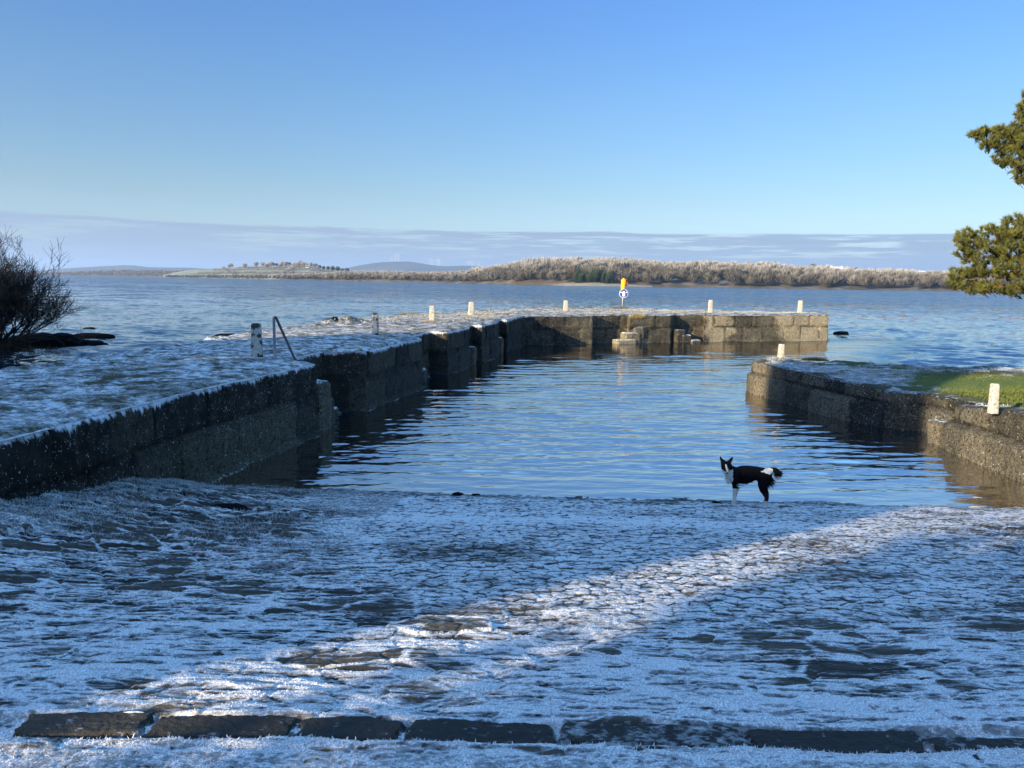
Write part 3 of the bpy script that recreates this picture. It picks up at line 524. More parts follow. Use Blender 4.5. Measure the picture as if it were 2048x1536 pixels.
# ------------------------------------------------------------------ water
vv_ = np.arange(232, 7.5, -.42); dist = np.r_[[3.0, 5.0, 7.0], HC*739/vv_]; dist = dist[dist > 0]
g_ = dist[-1]
while g_ < 15500: g_ *= 1.035; dist = np.r_[dist, g_]
ang = np.r_[np.linspace(-89, -41, 30), np.linspace(-40, 40, 1050), np.linspace(41, 89, 30)]*np.pi/180
DD, AA = np.meshgrid(dist, ang, indexing='ij'); WX = DD*np.sin(AA); WY = DD*np.cos(AA)
def calm_f(x, y):
    xin = np.interp(y, [0, 9.6, 13, 19, 25, 31, 33, 36, 38], [-5, -4, -3.5, -2.3, -1, .2, 3, 8, 15])
    xr = np.interp(y, [0, 18, 20, 26, 34, 38], [8.6, 7.5, 9, 12, 17, 20])
    return ss(x, xin-.5, xin)*(1-ss(x, xr-2, xr+3))*(1-ss(y-.30*x, 30, 36))
calm = calm_f(WX, WY)
def waves(x, y, n, lmin, lmax, spread, seed, main=-1.5):
    r = np.random.RandomState(seed); z = 0
    for i in range(n):
        l = lmin*(lmax/lmin)**r.rand(); a = main+spread*r.randn(); k_ = 2*np.pi/l; z = z+l*np.sin(k_*(x*math.cos(a)+y*math.sin(a))+r.rand()*6.28)
    return z/math.sqrt(n)
patch = .55+.9*fbm(WX*.35, WY*.35, 501, 3)
wc = waves(WX, WY, 30, .22, .75, .24, 5, -1.45)*.0160*patch+waves(WX, WY, 14, .12, .22, .5, 15, -1.3)*.009*patch+waves(WX, WY, 8, 1.2, 2.6, .3, 6, -1.2)*.004
fade = 1-ss(DD, 60, 160)
wo = (waves(WX, WY, 40, .3, 1.8, .55, 8, -1.9)*.034*(.6+.8*fbm(WX*.12, WY*.2, 502, 3)))*fade
near_shore = ss(WY, 9.2, 11.5)
WZ = wc*calm*(.35+.65*near_shore)+wo*(1-calm)
WZ = np.where(DD > 400, WZ*0, WZ)
sh = np.clip((1-ss(WY+.0*WX, 9.3, 10.3))*.9+(1-ss(np.abs(WX-7.3), .3, 1.6))*(1-ss(WY, 9.6, 13.5)), 0, 1)*(np.abs(WX) < 9)
wat = mesh_np('water', np.stack([WX, WY, WZ], -1).reshape(-1, 3), grid_faces(len(dist), len(ang)), M_water, {'calm': calm.ravel(), 'shallow': sh.ravel()})
tag(wat, 'blue lake water, rippled inside the harbour and choppy beyond', 'water', kind='structure')

# ------------------------------------------------------------------ bollards, rail, lifebuoy post
BL = [((515, 718), 72, .20, M_boll_dark, 1.28, 'tall mottled stone bollard on the left of the pier beside the metal handrail', -.01),
      ((751, 672), 47, .17, M_boll_dark, 1.28, 'dark stone bollard with pale lichen blotches, on the shaded pier edge beyond the handrail', 0),
      ((864, 644), 32, .20, M_boll, 1.28, 'white bollard, nearer of the two by the dry grass on the pier bend', 0),
      ((942, 633), 29, .24, M_boll, 1.28, 'wider white bollard with a yellowed foot on the pier bend', 0.02),
      ((1131, 624), 23, .22, M_boll, 1.28, 'small white bollard between the pier bend and the lifebuoy post', 0),
      ((1420, 627), 27, .20, M_boll, 1.28, 'white bollard right of the lifebuoy post on the far pier arm', 0),
      ((1599, 627), 26, .22, M_boll, 1.28, 'white bollard near the very end of the far pier arm', .01),
      ((1561, 722), 34, .14, M_boll, .82, 'thin speckled bollard at the tip of the right quay', 0),
      ((1986, 820), 54, .115, M_boll, .90, 'white bollard with brown scuffs standing before green grass on the right quay', -.03)]
for i, (pp, hpx, wdt, mt, zb_, lab, tl) in enumerate(BL):
    p = at(pp[0], pp[1], zb_); hgt = hpx*math.hypot(p[1], 1)/FPX
    mb = MB(); n = 14; N_ = 4
    # tapered square shaft with a chamfered top, gently irregular
    prof = [(-.12, 1.0), (0, 1.0), (.25, .97), (.5, .93), (.75, .89), (.93, .85), (.985, .76), (1.0, .60)]
    V = []; rr_ = random.Random(i)
    sq_ = [(-1, -1), (-.5, -1.0), (.5, -1.0), (1, -1), (1.0, -.5), (1.0, .5), (1, 1), (.5, 1.), (-.5, 1.), (-1, 1), (-1., .5), (-1., -.5)]
    sq_ = [(a*.93, b*.93) if abs(a) == 1 and abs(b) == 1 else (a, b) for a, b in sq_]
    for h_, s_ in prof:
        for a, b in sq_: V.append((a*wdt/2*s_*(1+.04*(rr_.random()-.5))+tl*h_*hgt, b*wdt/2*s_*(1+.04*(rr_.random()-.5)), h_*hgt))
    m_ = len(sq_); Fq = [(k_*m_+j, k_*m_+(j+1) % m_, (k_+1)*m_+(j+1) % m_, (k_+1)*m_+j) for k_ in range(len(prof)-1) for j in range(m_)]+[tuple((len(prof)-1)*m_+j for j in range(m_))]
    mb.add(V, Fq); ob = mb.build('bollard', mt, None, 0.006); ob.location = p; ob.rotation_euler = (0, 0, .25*(rr_.random()-.5)+.15)
    tag(ob, lab, 'bollard', 'mooring bollards round the harbour')
# dry grass tufts round some bollard feet
TL = [((500, 718), .25, 500, .10, 'frosted grass tuft at the foot of the tall mottled bollard'), ((858, 646), .35, 900, .20, 'brown grass tuft at the foot of the nearer white bollard on the bend'),
      ((940, 636), .38, 900, .16, 'yellow grass tuft at the foot of the wider white bollard'), ((1131, 626), .5, 900, .20, 'yellow grass tuft under the small white bollard'),
      ((1247, 617), .75, 1600, .22, 'dark green mound of grass round the lifebuoy post'), ((1275, 636), .35, 700, .45, 'tall dry reddish grass hanging over the pier steps'),
      ((1630, 719), .35, 700, .14, 'dark weed tuft behind the bollard on the right quay'), ((1600, 628), .3, 300, .10, 'low tuft at the foot of the last bollard'),
      ((680, 645), .5, 900, .13, 'rough dry grass on the outer edge of the pier'), ((820, 628), .7, 900, .15, 'dry grass tuft on the outer edge of the pier beyond the bend')]
r = np.random.RandomState(44)
M_dry = mat_tip('dry_grass', (.07, .055, .02), (.36, .29, .13)); M_green = mat_tip('weed', (.025, .03, .012), (.16, .15, .07))
for i, (pp, rad, n, hg, lab) in enumerate(TL):
    p = at(pp[0], pp[1], 1.28 if i != 6 else .85); a = r.rand(n)*6.28; q = rad*np.sqrt(r.rand(n)); L_ = np.stack([q*np.cos(a), q*np.sin(a)*.8, np.zeros(n)-.02], -1)
    o_ = blades('grass_tuft', L_, hg*(1-.6*q/rad)*(.4+.8*r.rand(n)), np.full(n, .012), M_green if i in (4, 6, 8) else (M_dgrass if i == 0 else M_dry), 1.3, 50+i)
    o_.location = p; tag(o_, lab, 'grass tuft', 'grass tufts on the piers')
# handrail
hr = empty('handrail', at(550, 721, 1.27)); tag(hr, 'grey steel handrail with one upright and one sloping bar beside the tall bollard', 'handrail')
sc_ = 13.2/FPX; top_z = 88*sc_
mb = MB(); mb.tube([(0, 0, -.05), (0, 0, .3), (.0, 0, top_z-.03), (.004, 0, top_z-.008), (.014, .0, top_z)], .024, 10); mb.build('upright', M_metal, hr, smooth=True)
mb = MB(); mb.tube([(.014, 0, top_z), (.035, .0, top_z-.006), (.052, 0, top_z-.035), (.385, .05, -.07)], .023, 10); mb.build('sloping_rail', mat_simple('dark_steel', (.03, .03, .035), (.06, .06, .07), 20, .5, .002), hr, smooth=True)
# lifebuoy post
lp = at(1245, 616, 1.28); s_ = 43/FPX
lb = empty('lifebuoy_post', lp); tag(lb, 'lifebuoy post with round blue sign and yellow holder on the far pier', 'lifebuoy post')
M_white = mat_simple('white_paint', (.72, .72, .70), (.82, .82, .80), 20, .5); M_blue = mat_simple('sign_blue', (.02, .035, .20), (.03, .05, .26), 5, .45)
M_yel = mat_simple('yellow_plastic', (.85, .55, .02), (.90, .62, .03), 6, .45); M_or = mat_simple('orange_plastic', (.55, .11, .01), (.66, .16, .015), 8, .5)
mb = MB(); mb.tube([(0, 0, -.1), (0, 0, .8), (0, 0, 59*s_)], .05, 12); mb.build('pole', M_metal, lb, smooth=True)
def disc(name, c, rad, th, mat, par, n=32, el_=1.):
    mb = MB(); V = []; 
    for yy_ in (0, th):
        for i in range(n): V.append((c[0]+rad*math.cos(i*2*math.pi/n), c[1]-yy_, c[2]+rad*el_*math.sin(i*2*math.pi/n)))
    mb.add(V, [tuple(range(n))[::-1], tuple(range(n, 2*n))]+[(i, (i+1) % n, n+(i+1) % n, n+i) for i in range(n)]); return mb.build(name, mat, par)
cz_ = 29.5*s_
sg_o = disc('sign_plate', (.03, -.055, cz_), .262, .02, M_white, lb); disc('sign_face', (.03, -.077, cz_), .240, .006, M_blue, sg_o)
mb = MB(); zf = cz_; yb = -.086
mb.box((.03, yb, zf-.035), (.155, .006, .20)); mb.box((.03, yb, zf+.12), (.10, .006, .045)); mb.box((-.015, yb, zf+.085), (.035, .006, .05)); mb.box((.075, yb, zf+.085), (.035, .006, .05))
mb.box((-.125, yb, zf+.07), (.07, .006, .06)); mb.box((.185, yb, zf+.07), (.07, .006, .06)); mb.box((.03, yb, zf-.168), (.15, .006, .018)); mb.build('lifejacket_symbol', M_white, sg_o)
hz = 48*s_
mb = MB(); mb.box((-.045, -.08, hz), (.19, .10, .58)); mb.box((-.01, -.08, hz+.33), (.10, .08, .08)); mb.build('holder', M_yel, lb, .02)
# ring buoy hung on the right side of the holder, seen obliquely
V = []; F = []; NR, NS = 26, 10; ca_, sa_ = math.cos(R(62)), math.sin(R(62))
for i in range(NR):
    a = i*2*math.pi/NR
    for j in range(NS):
        b = j*2*math.pi/NS; rr_ = .17+.05*math.cos(b); X = rr_*math.cos(a); Zr = rr_*math.sin(a); Yr = .05*math.sin(b); V.append((.15+X*ca_-Yr*sa_, -.06+X*sa_+Yr*ca_, hz+.12+Zr))
for i in range(NR):
    for j in range(NS): F.append((i*NS+j, ((i+1) % NR)*NS+j, ((i+1) % NR)*NS+(j+1) % NS, i*NS+(j+1) % NS))
mb = MB(); mb.add(V, F); mb.build('ring_buoy', M_or, lb, smooth=True)

# ------------------------------------------------------------------ rocks
def rock(name, c, d, seed, lab, mat=M_rock, group='rocks in the water', rz=0, cat='rock'):
    import bmesh
    bm = bmesh.new(); bmesh.ops.create_icosphere(bm, subdivisions=4, radius=1); r_ = np.array([v.co[:] for v in bm.verts])
    n_ = fbm(r_[:, 0]*1.6+seed, r_[:, 1]*1.6+r_[:, 2]*1.3, seed, 4); n2 = np.floor(fbm(r_[:, 0]*1.1+3*seed, r_[:, 2]*2+r_[:, 1], seed+3, 2)*5)/5
    k_ = (.7+.5*n_+.25*n2); 
    for v, kk in zip(bm.verts, k_): v.co = Vector((v.co.x*d[0]*kk, v.co.y*d[1]*kk, v.co.z*d[2]*kk))
    me = bpy.data.meshes.new(name); bm.to_mesh(me); bm.free(); me.materials.append(mat); me.polygons.foreach_set('use_smooth', [True]*len(me.polygons))
    o = bpy.data.objects.new(name, me); S.collection.objects.link(o); o.location = c; o.rotation_euler = (0, 0, rz); tag(o, lab, cat, group); return o
rock('rock', at(50, 690, 0)+[0, 0, .05], (1.1, .7, .30), 3, 'broad black rock at the left, half behind the bare shrub')
rock('rock', at(125, 688, 0)+[0, 0, .1], (.62, .6, .36), 5, 'tallest rounded black rock of the group beside the shrub')
rock('rock', at(110, 690, 0)+[0, -.4, .03], (.55, .4, .28), 8, 'small rounded rock in front of the tallest one')
rock('rock', at(165, 688, 0)+[0, 0, .0], (1.0, .35, .17), 11, 'long flat black rock lying low in front, pointing right')
rock('rock', at(185, 675, 0)+[0, 0, .02], (1.0, .35, .19), 14, 'long flat rock furthest right in the group off the shrub')
rock('rock', at(86, 682, 0)+[0, 0, .05], (.8, .6, .28), 16, 'low black rock between the shrub and the tallest rock')
rock('rock', at(178, 657, 0)+[0, 0, -.02], (.30, .2, .10), 18, 'tiny rock just breaking the surface behind the group')
rock('rock', at(1683, 668, 0)+[0, 0, .03], (.45, .3, .13), 19, 'small dark rock in the water beyond the end of the pier')
rock('rock', at(450, 675, 1.25), (.30, .25, .10), 21, 'dark flat stone on the outer edge of the pier')
rock('rock', at(630, 650, 1.25)+[.6, .3, 0], (.5, .4, .22), 22, 'dark weedy stone mound on the outer pier edge beyond the handrail')
pz = float(slip_z(-3.0, 7.55)[0]); rock('stone', (-3.0, 7.55, pz-.02), (.24, .12, .06), 23, 'flat dark stone showing through frost near the left wall', group='stones on the slipway', cat='stone')
pz = float(slip_z(-3.6, 7.85)[0]); rock('stone', (-3.6, 7.85, pz-.01), (.07, .06, .06), 26, 'small dark stone left of the flat one near the wall', group='stones on the slipway', cat='stone')
for i, (px_, lab) in enumerate([(915, 'small clump of dark weed at the water edge, left of two'), (952, 'small clump of dark weed at the water edge, right of two'), (1432, 'dark pebble beside the front paws of the dog')]):
    q = at(px_, 991 if i < 2 else 1011, .02); pz = float(slip_z(q[0], q[1])[0]); rock('weed_clump' if i < 2 else 'stone', (q[0], q[1], pz+.0), (.07, .05, .025), 30+i, lab, group='stones on the slipway', cat='weed' if i < 2 else 'stone')

# ------------------------------------------------------------------ dog
def build_dog():
    root = empty('dog', (2.735, 8.80, float(slip_z(2.735, 8.80)[0])+.002), 0, .96); tag(root, 'black and white dog with pricked ears side-on at the water edge, looking at the camera', 'dog')
    # joints: (x, y, z, r); dog faces -x, far side is +y
    J = {'pelvis': (.385, 0, .43, .098), 'loin': (.27, 0, .43, .110), 'rib2': (.15, 0, .402, .136), 'rib1': (.05, 0, .395, .150), 'chest': (-.035, 0, .415, .118), 'neck1': (-.085, -.01, .455, .094), 'neck2': (-.115, -.03, .495, .078),
         'skull': (-.132, -.065, .525, .082), 'brow': (-.140, -.105, .520, .058), 'muz1': (-.152, -.150, .492, .038), 'muz2': (-.162, -.200, .478, .026),
         'croup': (.44, 0, .455, .060), 't1': (.485, 0, .475, .034), 't2': (.520, .0, .474, .036), 't3': (.548, 0, .445, .038), 't4': (.556, 0, .40, .030), 't5': (.540, 0, .355, .012),
         'earl0': (-.178, -.062, .580, .032), 'earl1': (-.200, -.06, .618, .020), 'earl2': (-.214, -.058, .655, .004),
         'earr0': (-.092, -.060, .580, .032), 'earr1': (-.068, -.055, .618, .019), 'earr2': (-.050, -.05, .642, .004)}
    E = [('pelvis', 'loin'), ('loin', 'rib2'), ('rib2', 'rib1'), ('rib1', 'chest'), ('chest', 'neck1'), ('neck1', 'neck2'), ('neck2', 'skull'), ('skull', 'brow'), ('brow', 'muz1'), ('muz1', 'muz2'),
         ('pelvis', 'croup'), ('croup', 't1'), ('t1', 't2'), ('t2', 't3'), ('t3', 't4'), ('t4', 't5'), ('skull', 'earl0'), ('earl0', 'earl1'), ('earl1', 'earl2'), ('skull', 'earr0'), ('earr0', 'earr1'), ('earr1', 'earr2')]
    for sd, yy_, dx, hx in (('n', -.062, .0, .0), ('f', .062, .034, .045)):
        for nm, v in (('sh', (.0+dx, yy_*.8, .345, .066)), ('el', (.008+dx, yy_, .255, .044)), ('kn', (.0+dx, yy_, .135, .0235)), ('pa', (-.002+dx, yy_, .045, .020)), ('fo', (-.012+dx, yy_-.004, .018, .025)), ('to', (-.042+dx, yy_-.006, .014, .016)),
                      ('th', (.375+hx, yy_*.85, .35, .100)), ('st', (.335+hx, yy_*1.05, .265, .066)), ('ho0', (.380+hx, yy_*1.05, .185, .042)), ('ho', (.412+hx, yy_*1.05, .125, .027)), ('hp', (.388+hx, yy_*1.05, .045, .022)), ('hf', (.378+hx, yy_*1.05, .018, .021)), ('ht', (.348+hx, yy_*1.05, .014, .016))):
            J[nm+sd] = v
        E += [('chest', 'sh'+sd), ('sh'+sd, 'el'+sd), ('el'+sd, 'kn'+sd), ('kn'+sd, 'pa'+sd), ('pa'+sd, 'fo'+sd), ('fo'+sd, 'to'+sd), ('pelvis', 'th'+sd), ('th'+sd, 'st'+sd), ('st'+sd, 'ho0'+sd), ('ho0'+sd, 'ho'+sd), ('ho'+sd, 'hp'+sd), ('hp'+sd, 'hf'+sd), ('hf'+sd, 'ht'+sd)]
    keys = list(J); me = bpy.data.meshes.new('skeleton'); me.from_pydata([J[k_][:3] for k_ in keys], [(keys.index(a), keys.index(b)) for a, b in E], [])
    tmp = bpy.data.objects.new('skeleton', me); S.collection.objects.link(tmp); md = tmp.modifiers.new('s', 'SKIN'); md.use_smooth_shade = True; md.branch_smoothing = .6
    for i, k_ in enumerate(keys): me.skin_vertices[0].data[i].radius = (J[k_][3],)*2; me.skin_vertices[0].data[i].use_root = (i == 0)
    sb = tmp.modifiers.new('b', 'SUBSURF'); sb.levels = 3; sb.render_levels = 3
    dg = bpy.context.evaluated_depsgraph_get(); me2 = bpy.data.meshes.new_from_object(tmp.evaluated_get(dg)); bpy.data.objects.remove(tmp)
    V = np.zeros(len(me2.vertices)*3, dtype=np.float32); me2.vertices.foreach_get('co', V); V = V.reshape(-1, 3); N_ = np.zeros(V.size, dtype=np.float32); me2.vertices.foreach_get('normal', N_); N_ = N_.reshape(-1, 3)
    x, y, z = V.T
    # flatten ears front to back, fluff breeches and belly
    V = V+N_*(.010*(fbm(x*30, z*30+y*20, 600, 3)-.5))[:, None]
    def g(cx, cz_, rx, rz_, p=1.): return np.exp(-(((x-cx)/rx)**2+((z-cz_)/rz_)**2)*p)
    white = np.zeros(len(x))
    white = np.maximum(white, ss(.0-x+.10*(z-.40)*0, .035, .055)*(z < .52)*(z > .2)*ss(-x-.45*(z-.33), .005, .035))      # chest and throat
    white = np.maximum(white, 1.*(z < .245)*(x < .12))                                                                        # front legs
    white = np.maximum(white, ss(.292-z+.05*(x-.05), 0, .012)*ss(x, .02, .05)*(1-ss(x, .24, .28))*(z > .2))                                      # belly
    white = np.maximum(white, (g(.395, .470, .10-.055*ss(.42-x, 0, .10)*0, .036*(1-.75*ss(.42-x, .0, .12))) > .42)*(z > .425)*(x < .47)*1.)                                     # hip patch
    white = np.maximum(white, 1.*(z < .085)*(x > .25))                                                                        # hind paws
    white = np.maximum(white, (np.abs(x+.152) < .009)*(y < -.10)*(z < .56)*1.)                                              # blaze
    white = np.maximum(white, (y < -.155)*(z < .480)*.8); white = np.maximum(white, ((x > -.098)*(x < -.05)*(z < .54)*(z > .42)*(y < .02)*1.))
    white = np.maximum(white, 1.*(x > .50)*(z < .40)); head_black = (y < -.045)*(z > .490)*(np.abs(x+.150) >= .014); white = np.where(head_black, 0, white)
    brown = (z < .20)*(z > .075)*(x > .25)*(V[:, 1] > -1)*.6
    for an, a_ in (('white', white), ('brown', brown)):
        q = me2.attributes.new(an, 'FLOAT', 'POINT'); q.data.foreach_set('value', np.ascontiguousarray(a_, dtype=np.float32))
    me2.vertices.foreach_set('co', np.ascontiguousarray(V, dtype=np.float32).ravel()); me2.update()
    m, t, o = new_mat('dog_coat'); P = objc(t); n_ = t.noise(t.scale(P, (60, 60, 22)), 1., 3, .6)
    wm = t.mr(t.m('ADD', attr(t, 'white'), t.m('MULTIPLY', t.m('SUBTRACT', n_, .5), .5)), .4, .6)
    base = t.mix(attr(t, 'brown'), t.mix(n_, (.0015, .0015, .002), (.005, .005, .006)), (.035, .016, .008)); finish(t, o, t.mix(wm, base, (.48, .46, .40)), .85, n_, .6, .006, .06)
    me2.materials.clear(); me2.materials.append(m); me2.name = 'body'
    b = bpy.data.objects.new('body', me2); S.collection.objects.link(b); b.parent = root
    # coat fringes on tail, breeches and chest
    r = np.random.RandomState(9); tx = []; td = []; tw = []
    for (c, rad, n, d, L_, wht) in (((.552, 0, .43), .040, 320, (.1, 0, -1), .045, 0), ((.08, 0, .375), .105, 500, (.2, 0, -1), .020, 0), ((.22, 0, .40), .09, 300, (.3, 0, -1), .016, 0), ((.43, 0, .33), .060, 420, (.4, 0, -1), .055, 0), ((-.06, -.02, .36), .05, 260, (-.2, 0, -1), .04, 1), ((.40, -.08, .37), .05, 200, (.5, 0, -1), .04, 0)):
        q = r.randn(n, 3); q /= np.linalg.norm(q, axis=1)[:, None]; tx.append(np.array(c)+q*rad); dd_ = np.array(d)+.4*r.randn(n, 3)+q*.6; td.append(dd_/np.linalg.norm(dd_, axis=1)[:, None]*(L_*(.5+r.rand(n)))[:, None]); tw += [wht]*n
    tx = np.concatenate(tx); td = np.concatenate(td); n = len(tx); sd_ = np.cross(td, r.randn(n, 3)); sd_ /= np.linalg.norm(sd_, axis=1)[:, None]; sd_ *= .003
    mesh_np('coat_fringe', np.stack([tx-sd_, tx+sd_, tx+td], 1).reshape(-1, 3), np.arange(3*n).reshape(-1, 3), m, {'white': np.repeat(tw, 3), 'brown': np.zeros(3*n)}, smooth=False, parent=root)
    for nm, c, rad in (('nose', (-.164, -.226, .480), .011), ('eye', (-.178, -.150, .535), .0065), ('eye', (-.122, -.146, .535), .0065)):
        import bmesh
        bm = bmesh.new(); bmesh.ops.create_uvsphere(bm, u_segments=12, v_segments=8, radius=rad); me = bpy.data.meshes.new(nm); bm.to_mesh(me); bm.free()
        me.materials.append(M_nose); q = bpy.data.objects.new(nm, me); S.collection.objects.link(q); q.parent = root; q.location = c
    return root
M_nose = mat_simple('wet_black', (.004, .004, .004), (.006, .006, .006), 10, .2, .001, .5)
build_dog()

# ------------------------------------------------------------------ bare shrub on the left
def bare_tree(base, n_main, L0, r0, lean_fn, depth, seed, spread=.5, up=.25, kids=3, minr=.006):
    rr_ = random.Random(seed); paths = []; 
    def grow(p, d, L, r_, dep):
        n = 4; P = [p]; q = p; dd = d
        for i in range(n):
            dd = (dd+Vector((rr_.gauss(0, .16), rr_.gauss(0, .16), rr_.gauss(0, .10)+up*.15))).normalized(); q = q+dd*(L/n); P.append(q)
        paths.append((np.array([list(a) for a in P]), np.linspace(r_, max(minr*.6, r_*.55), n+1)))
        if dep == 0: return
        for k_ in range(kids+(rr_.random() < .4)):
            t_ = .35+.65*(k_+rr_.random())/kids; t_ = min(t_, 1.); i = min(int(t_*n), n-1); s_ = P[i]+(P[i+1]-P[i])*(t_*n-i if t_ < 1 else 1)
            nd = (dd+Vector((rr_.gauss(0, spread), rr_.gauss(0, spread), rr_.gauss(0, spread*.8)))).normalized(); grow(s_, nd, L*(.55+.3*rr_.random()), max(minr, r_*.55), dep-1)
    for i in range(n_main): grow(Vector(base)+Vector((rr_.gauss(0, .35), rr_.gauss(0, .35), 0)), Vector(lean_fn(rr_)).normalized(), L0*(.7+.5*rr_.random()), r0*(.6+.6*rr_.random()), depth)
    return paths
M_twig = mat_simple('bare_twig', (.012, .012, .011), (.045, .043, .038), 3, .9, spec=.1)
sb_ = at(-40, 702, 0)
sh_root = empty('bare_shrub', sb_, 0, 1.12); tag(sh_root, 'dark leafless shrub with a dense tangle of twigs at the left water edge', 'shrub')
pth = bare_tree((0, 0, 0), 46, 1.34, .042, lambda q: (q.gauss(.12, .62), q.gauss(0, .5), .22+.9*q.random()), 5, 5, .45, .55, 3, .0055)
thick = [p for p in pth if p[1][0] > .02]; thin = [p for p in pth if p[1][0] <= .02]
V, F = tube_np(thick, 5); mesh_np('stems', V, F, M_twig, parent=sh_root)
V, F = tube_np(thin, 3); mesh_np('twigs', V, F, M_twig, parent=sh_root)
# reeds and low twigs at the shrub's foot
n = 700; r = np.random.RandomState(61); P = np.stack([r.rand(n)*4.5-1.0, -.6+r.rand(n)*1.4, np.zeros(n)-.05], -1); o_ = blades('reed', P+sb_*[1, 1, 0], .10+.45*r.rand(n)*np.exp(-((P[:, 0])/3.)**2), np.full(n, .014), M_green, .9, 62); tag(o_, 'thin dark reeds in the water at the foot of the shrub', 'reeds', kind='stuff')
bk = rock('bank', sb_+[-1.8, .2, -.1], (3.0, 1.5, .55), 71, 'dark earth bank under the leafless shrub', group=None, cat='bank')

# ------------------------------------------------------------------ pine on the right
M_needle = mat_tip('pine_needles', (.050, .060, .014), (.20, .20, .045), .5); M_bark = mat_simple('pine_bark', (.035, .022, .014), (.16, .075, .035), 8, .9, .02)
pt = empty('pine_tree', (12.3, 14.6, .85)); tag(pt, 'sunlit pine tree reaching in from the right edge', 'pine tree')
PY = 14.5
def pb(px, py, dy=0): q = atY(px, py, PY+dy); return q-np.array([12.3, 14.6, .85])
paths = [(np.array([[0, 0, -.2], [.05, 0, 1.0], [-.05, .05, 2.4], [.1, 0, 3.8], [.0, 0, 5.2], [.1, .1, 6.6], [0, 0, 8.0]]), np.array([.24, .21, .19, .17, .13, .09, .04]))]
def limb(pts, r0):
    P = np.array([pb(*q) for q in pts]); paths.append((P, np.linspace(r0, r0*.25, len(P))))
limb([(2330, 520), (2200, 560), (2080, 578), (1990, 572), (1935, 562)], .09); limb([(2330, 500), (2160, 520), (2060, 530), (1980, 500), (1930, 478)], .08)
limb([(2330, 480), (2150, 470), (2080, 450), (2030, 440)], .07); limb([(2330, 330), (2180, 320), (2080, 300), (2000, 290), (1950, 276)], .07); limb([(2320, 260), (2150, 250), (2080, 215), (2050, 190)], .06); limb([(2080, 300), (2040, 345), (2020, 358)], .03)
# needle tufts clustered along limbs and sprays
r = np.random.RandomState(77); cen = []
BL_ = [(1925, 548, 26, 15), (1910, 568, 14, 12), (1950, 575, 34, 14), (2000, 578, 35, 12), (2050, 582, 40, 14), (1935, 480, 26, 22), (1930, 505, 20, 22), (1985, 478, 40, 26), (1980, 520, 40, 26), (2035, 500, 40, 40), (2030, 455, 28, 24), (2090, 520, 50, 60), (2090, 450, 50, 40), (1960, 545, 20, 10), (2020, 548, 36, 16),
       (1952, 272, 14, 8), (1968, 264, 12, 10), (1978, 290, 18, 14), (2000, 262, 14, 12), (2010, 285, 26, 24), (2005, 320, 18, 14), (2035, 300, 28, 36), (2040, 262, 26, 24), (2040, 350, 18, 16), (2048, 225, 16, 20), (2058, 200, 14, 20), (2090, 290, 50, 60), (2090, 215, 40, 40), (2150, 260, 60, 90), (2150, 500, 60, 80), (2230, 400, 90, 120), (2230, 200, 90, 100), (2150, 120, 60, 60)]
for (cx, cy, rx, ry) in BL_:
    n = int(rx*ry*.095)+12 if cx < 2100 else int(rx*ry*.02)
    for i in range(n):
        a = r.rand()*6.28; q = math.sqrt(r.rand()); cen.append(pb(cx+rx*q*math.cos(a), cy+ry*q*math.sin(a), r.randn()*min(rx, 45)*.0075))
cen = np.array(cen); nt = len(cen)
tw = [(np.array([c-np.array([-.14, 0, .16])*(.3+.4*r.rand()), c]), np.array([.007, .004])) for c in cen[::4]]
V1, F1 = tube_np(paths, 9); trunk = mesh_np('trunk', V1, F1, M_bark, parent=pt); V2, F2 = tube_np(tw, 3); mesh_np('twigs', V2, F2, M_bark, parent=pt)['kind'] = 'stuff'
K = 62; ax = np.array([-.35, -.1, .8])+.55*r.randn(nt, 3); ax /= np.linalg.norm(ax, axis=1)[:, None]
ax = np.repeat(ax, K, 0); C = np.repeat(cen, K, 0); t_ = (r.rand(nt*K)-.5)[:, None]*.10; rd = r.randn(nt*K, 3); rd -= ax*(rd*ax).sum(1)[:, None]; rd /= np.linalg.norm(rd, axis=1)[:, None]
d_ = ax*.75+rd*(.35+.5*r.rand(nt*K))[:, None]; d_ /= np.linalg.norm(d_, axis=1)[:, None]; L_ = (.065+.04*r.rand(nt*K))[:, None]; w_ = np.cross(d_, r.randn(nt*K, 3)); w_ /= np.linalg.norm(w_, axis=1)[:, None]; w_ *= .0038
B = C+ax*t_; nd = mesh_np('needles', np.stack([B-w_, B+w_, B+d_*L_], 1).reshape(-1, 3), np.arange(3*nt*K).reshape(-1, 3), M_needle, {'tip': np.tile([0, 0, 1.], nt*K)*np.repeat(.25+.75*r.rand(nt), K*3)}, smooth=False, parent=pt)

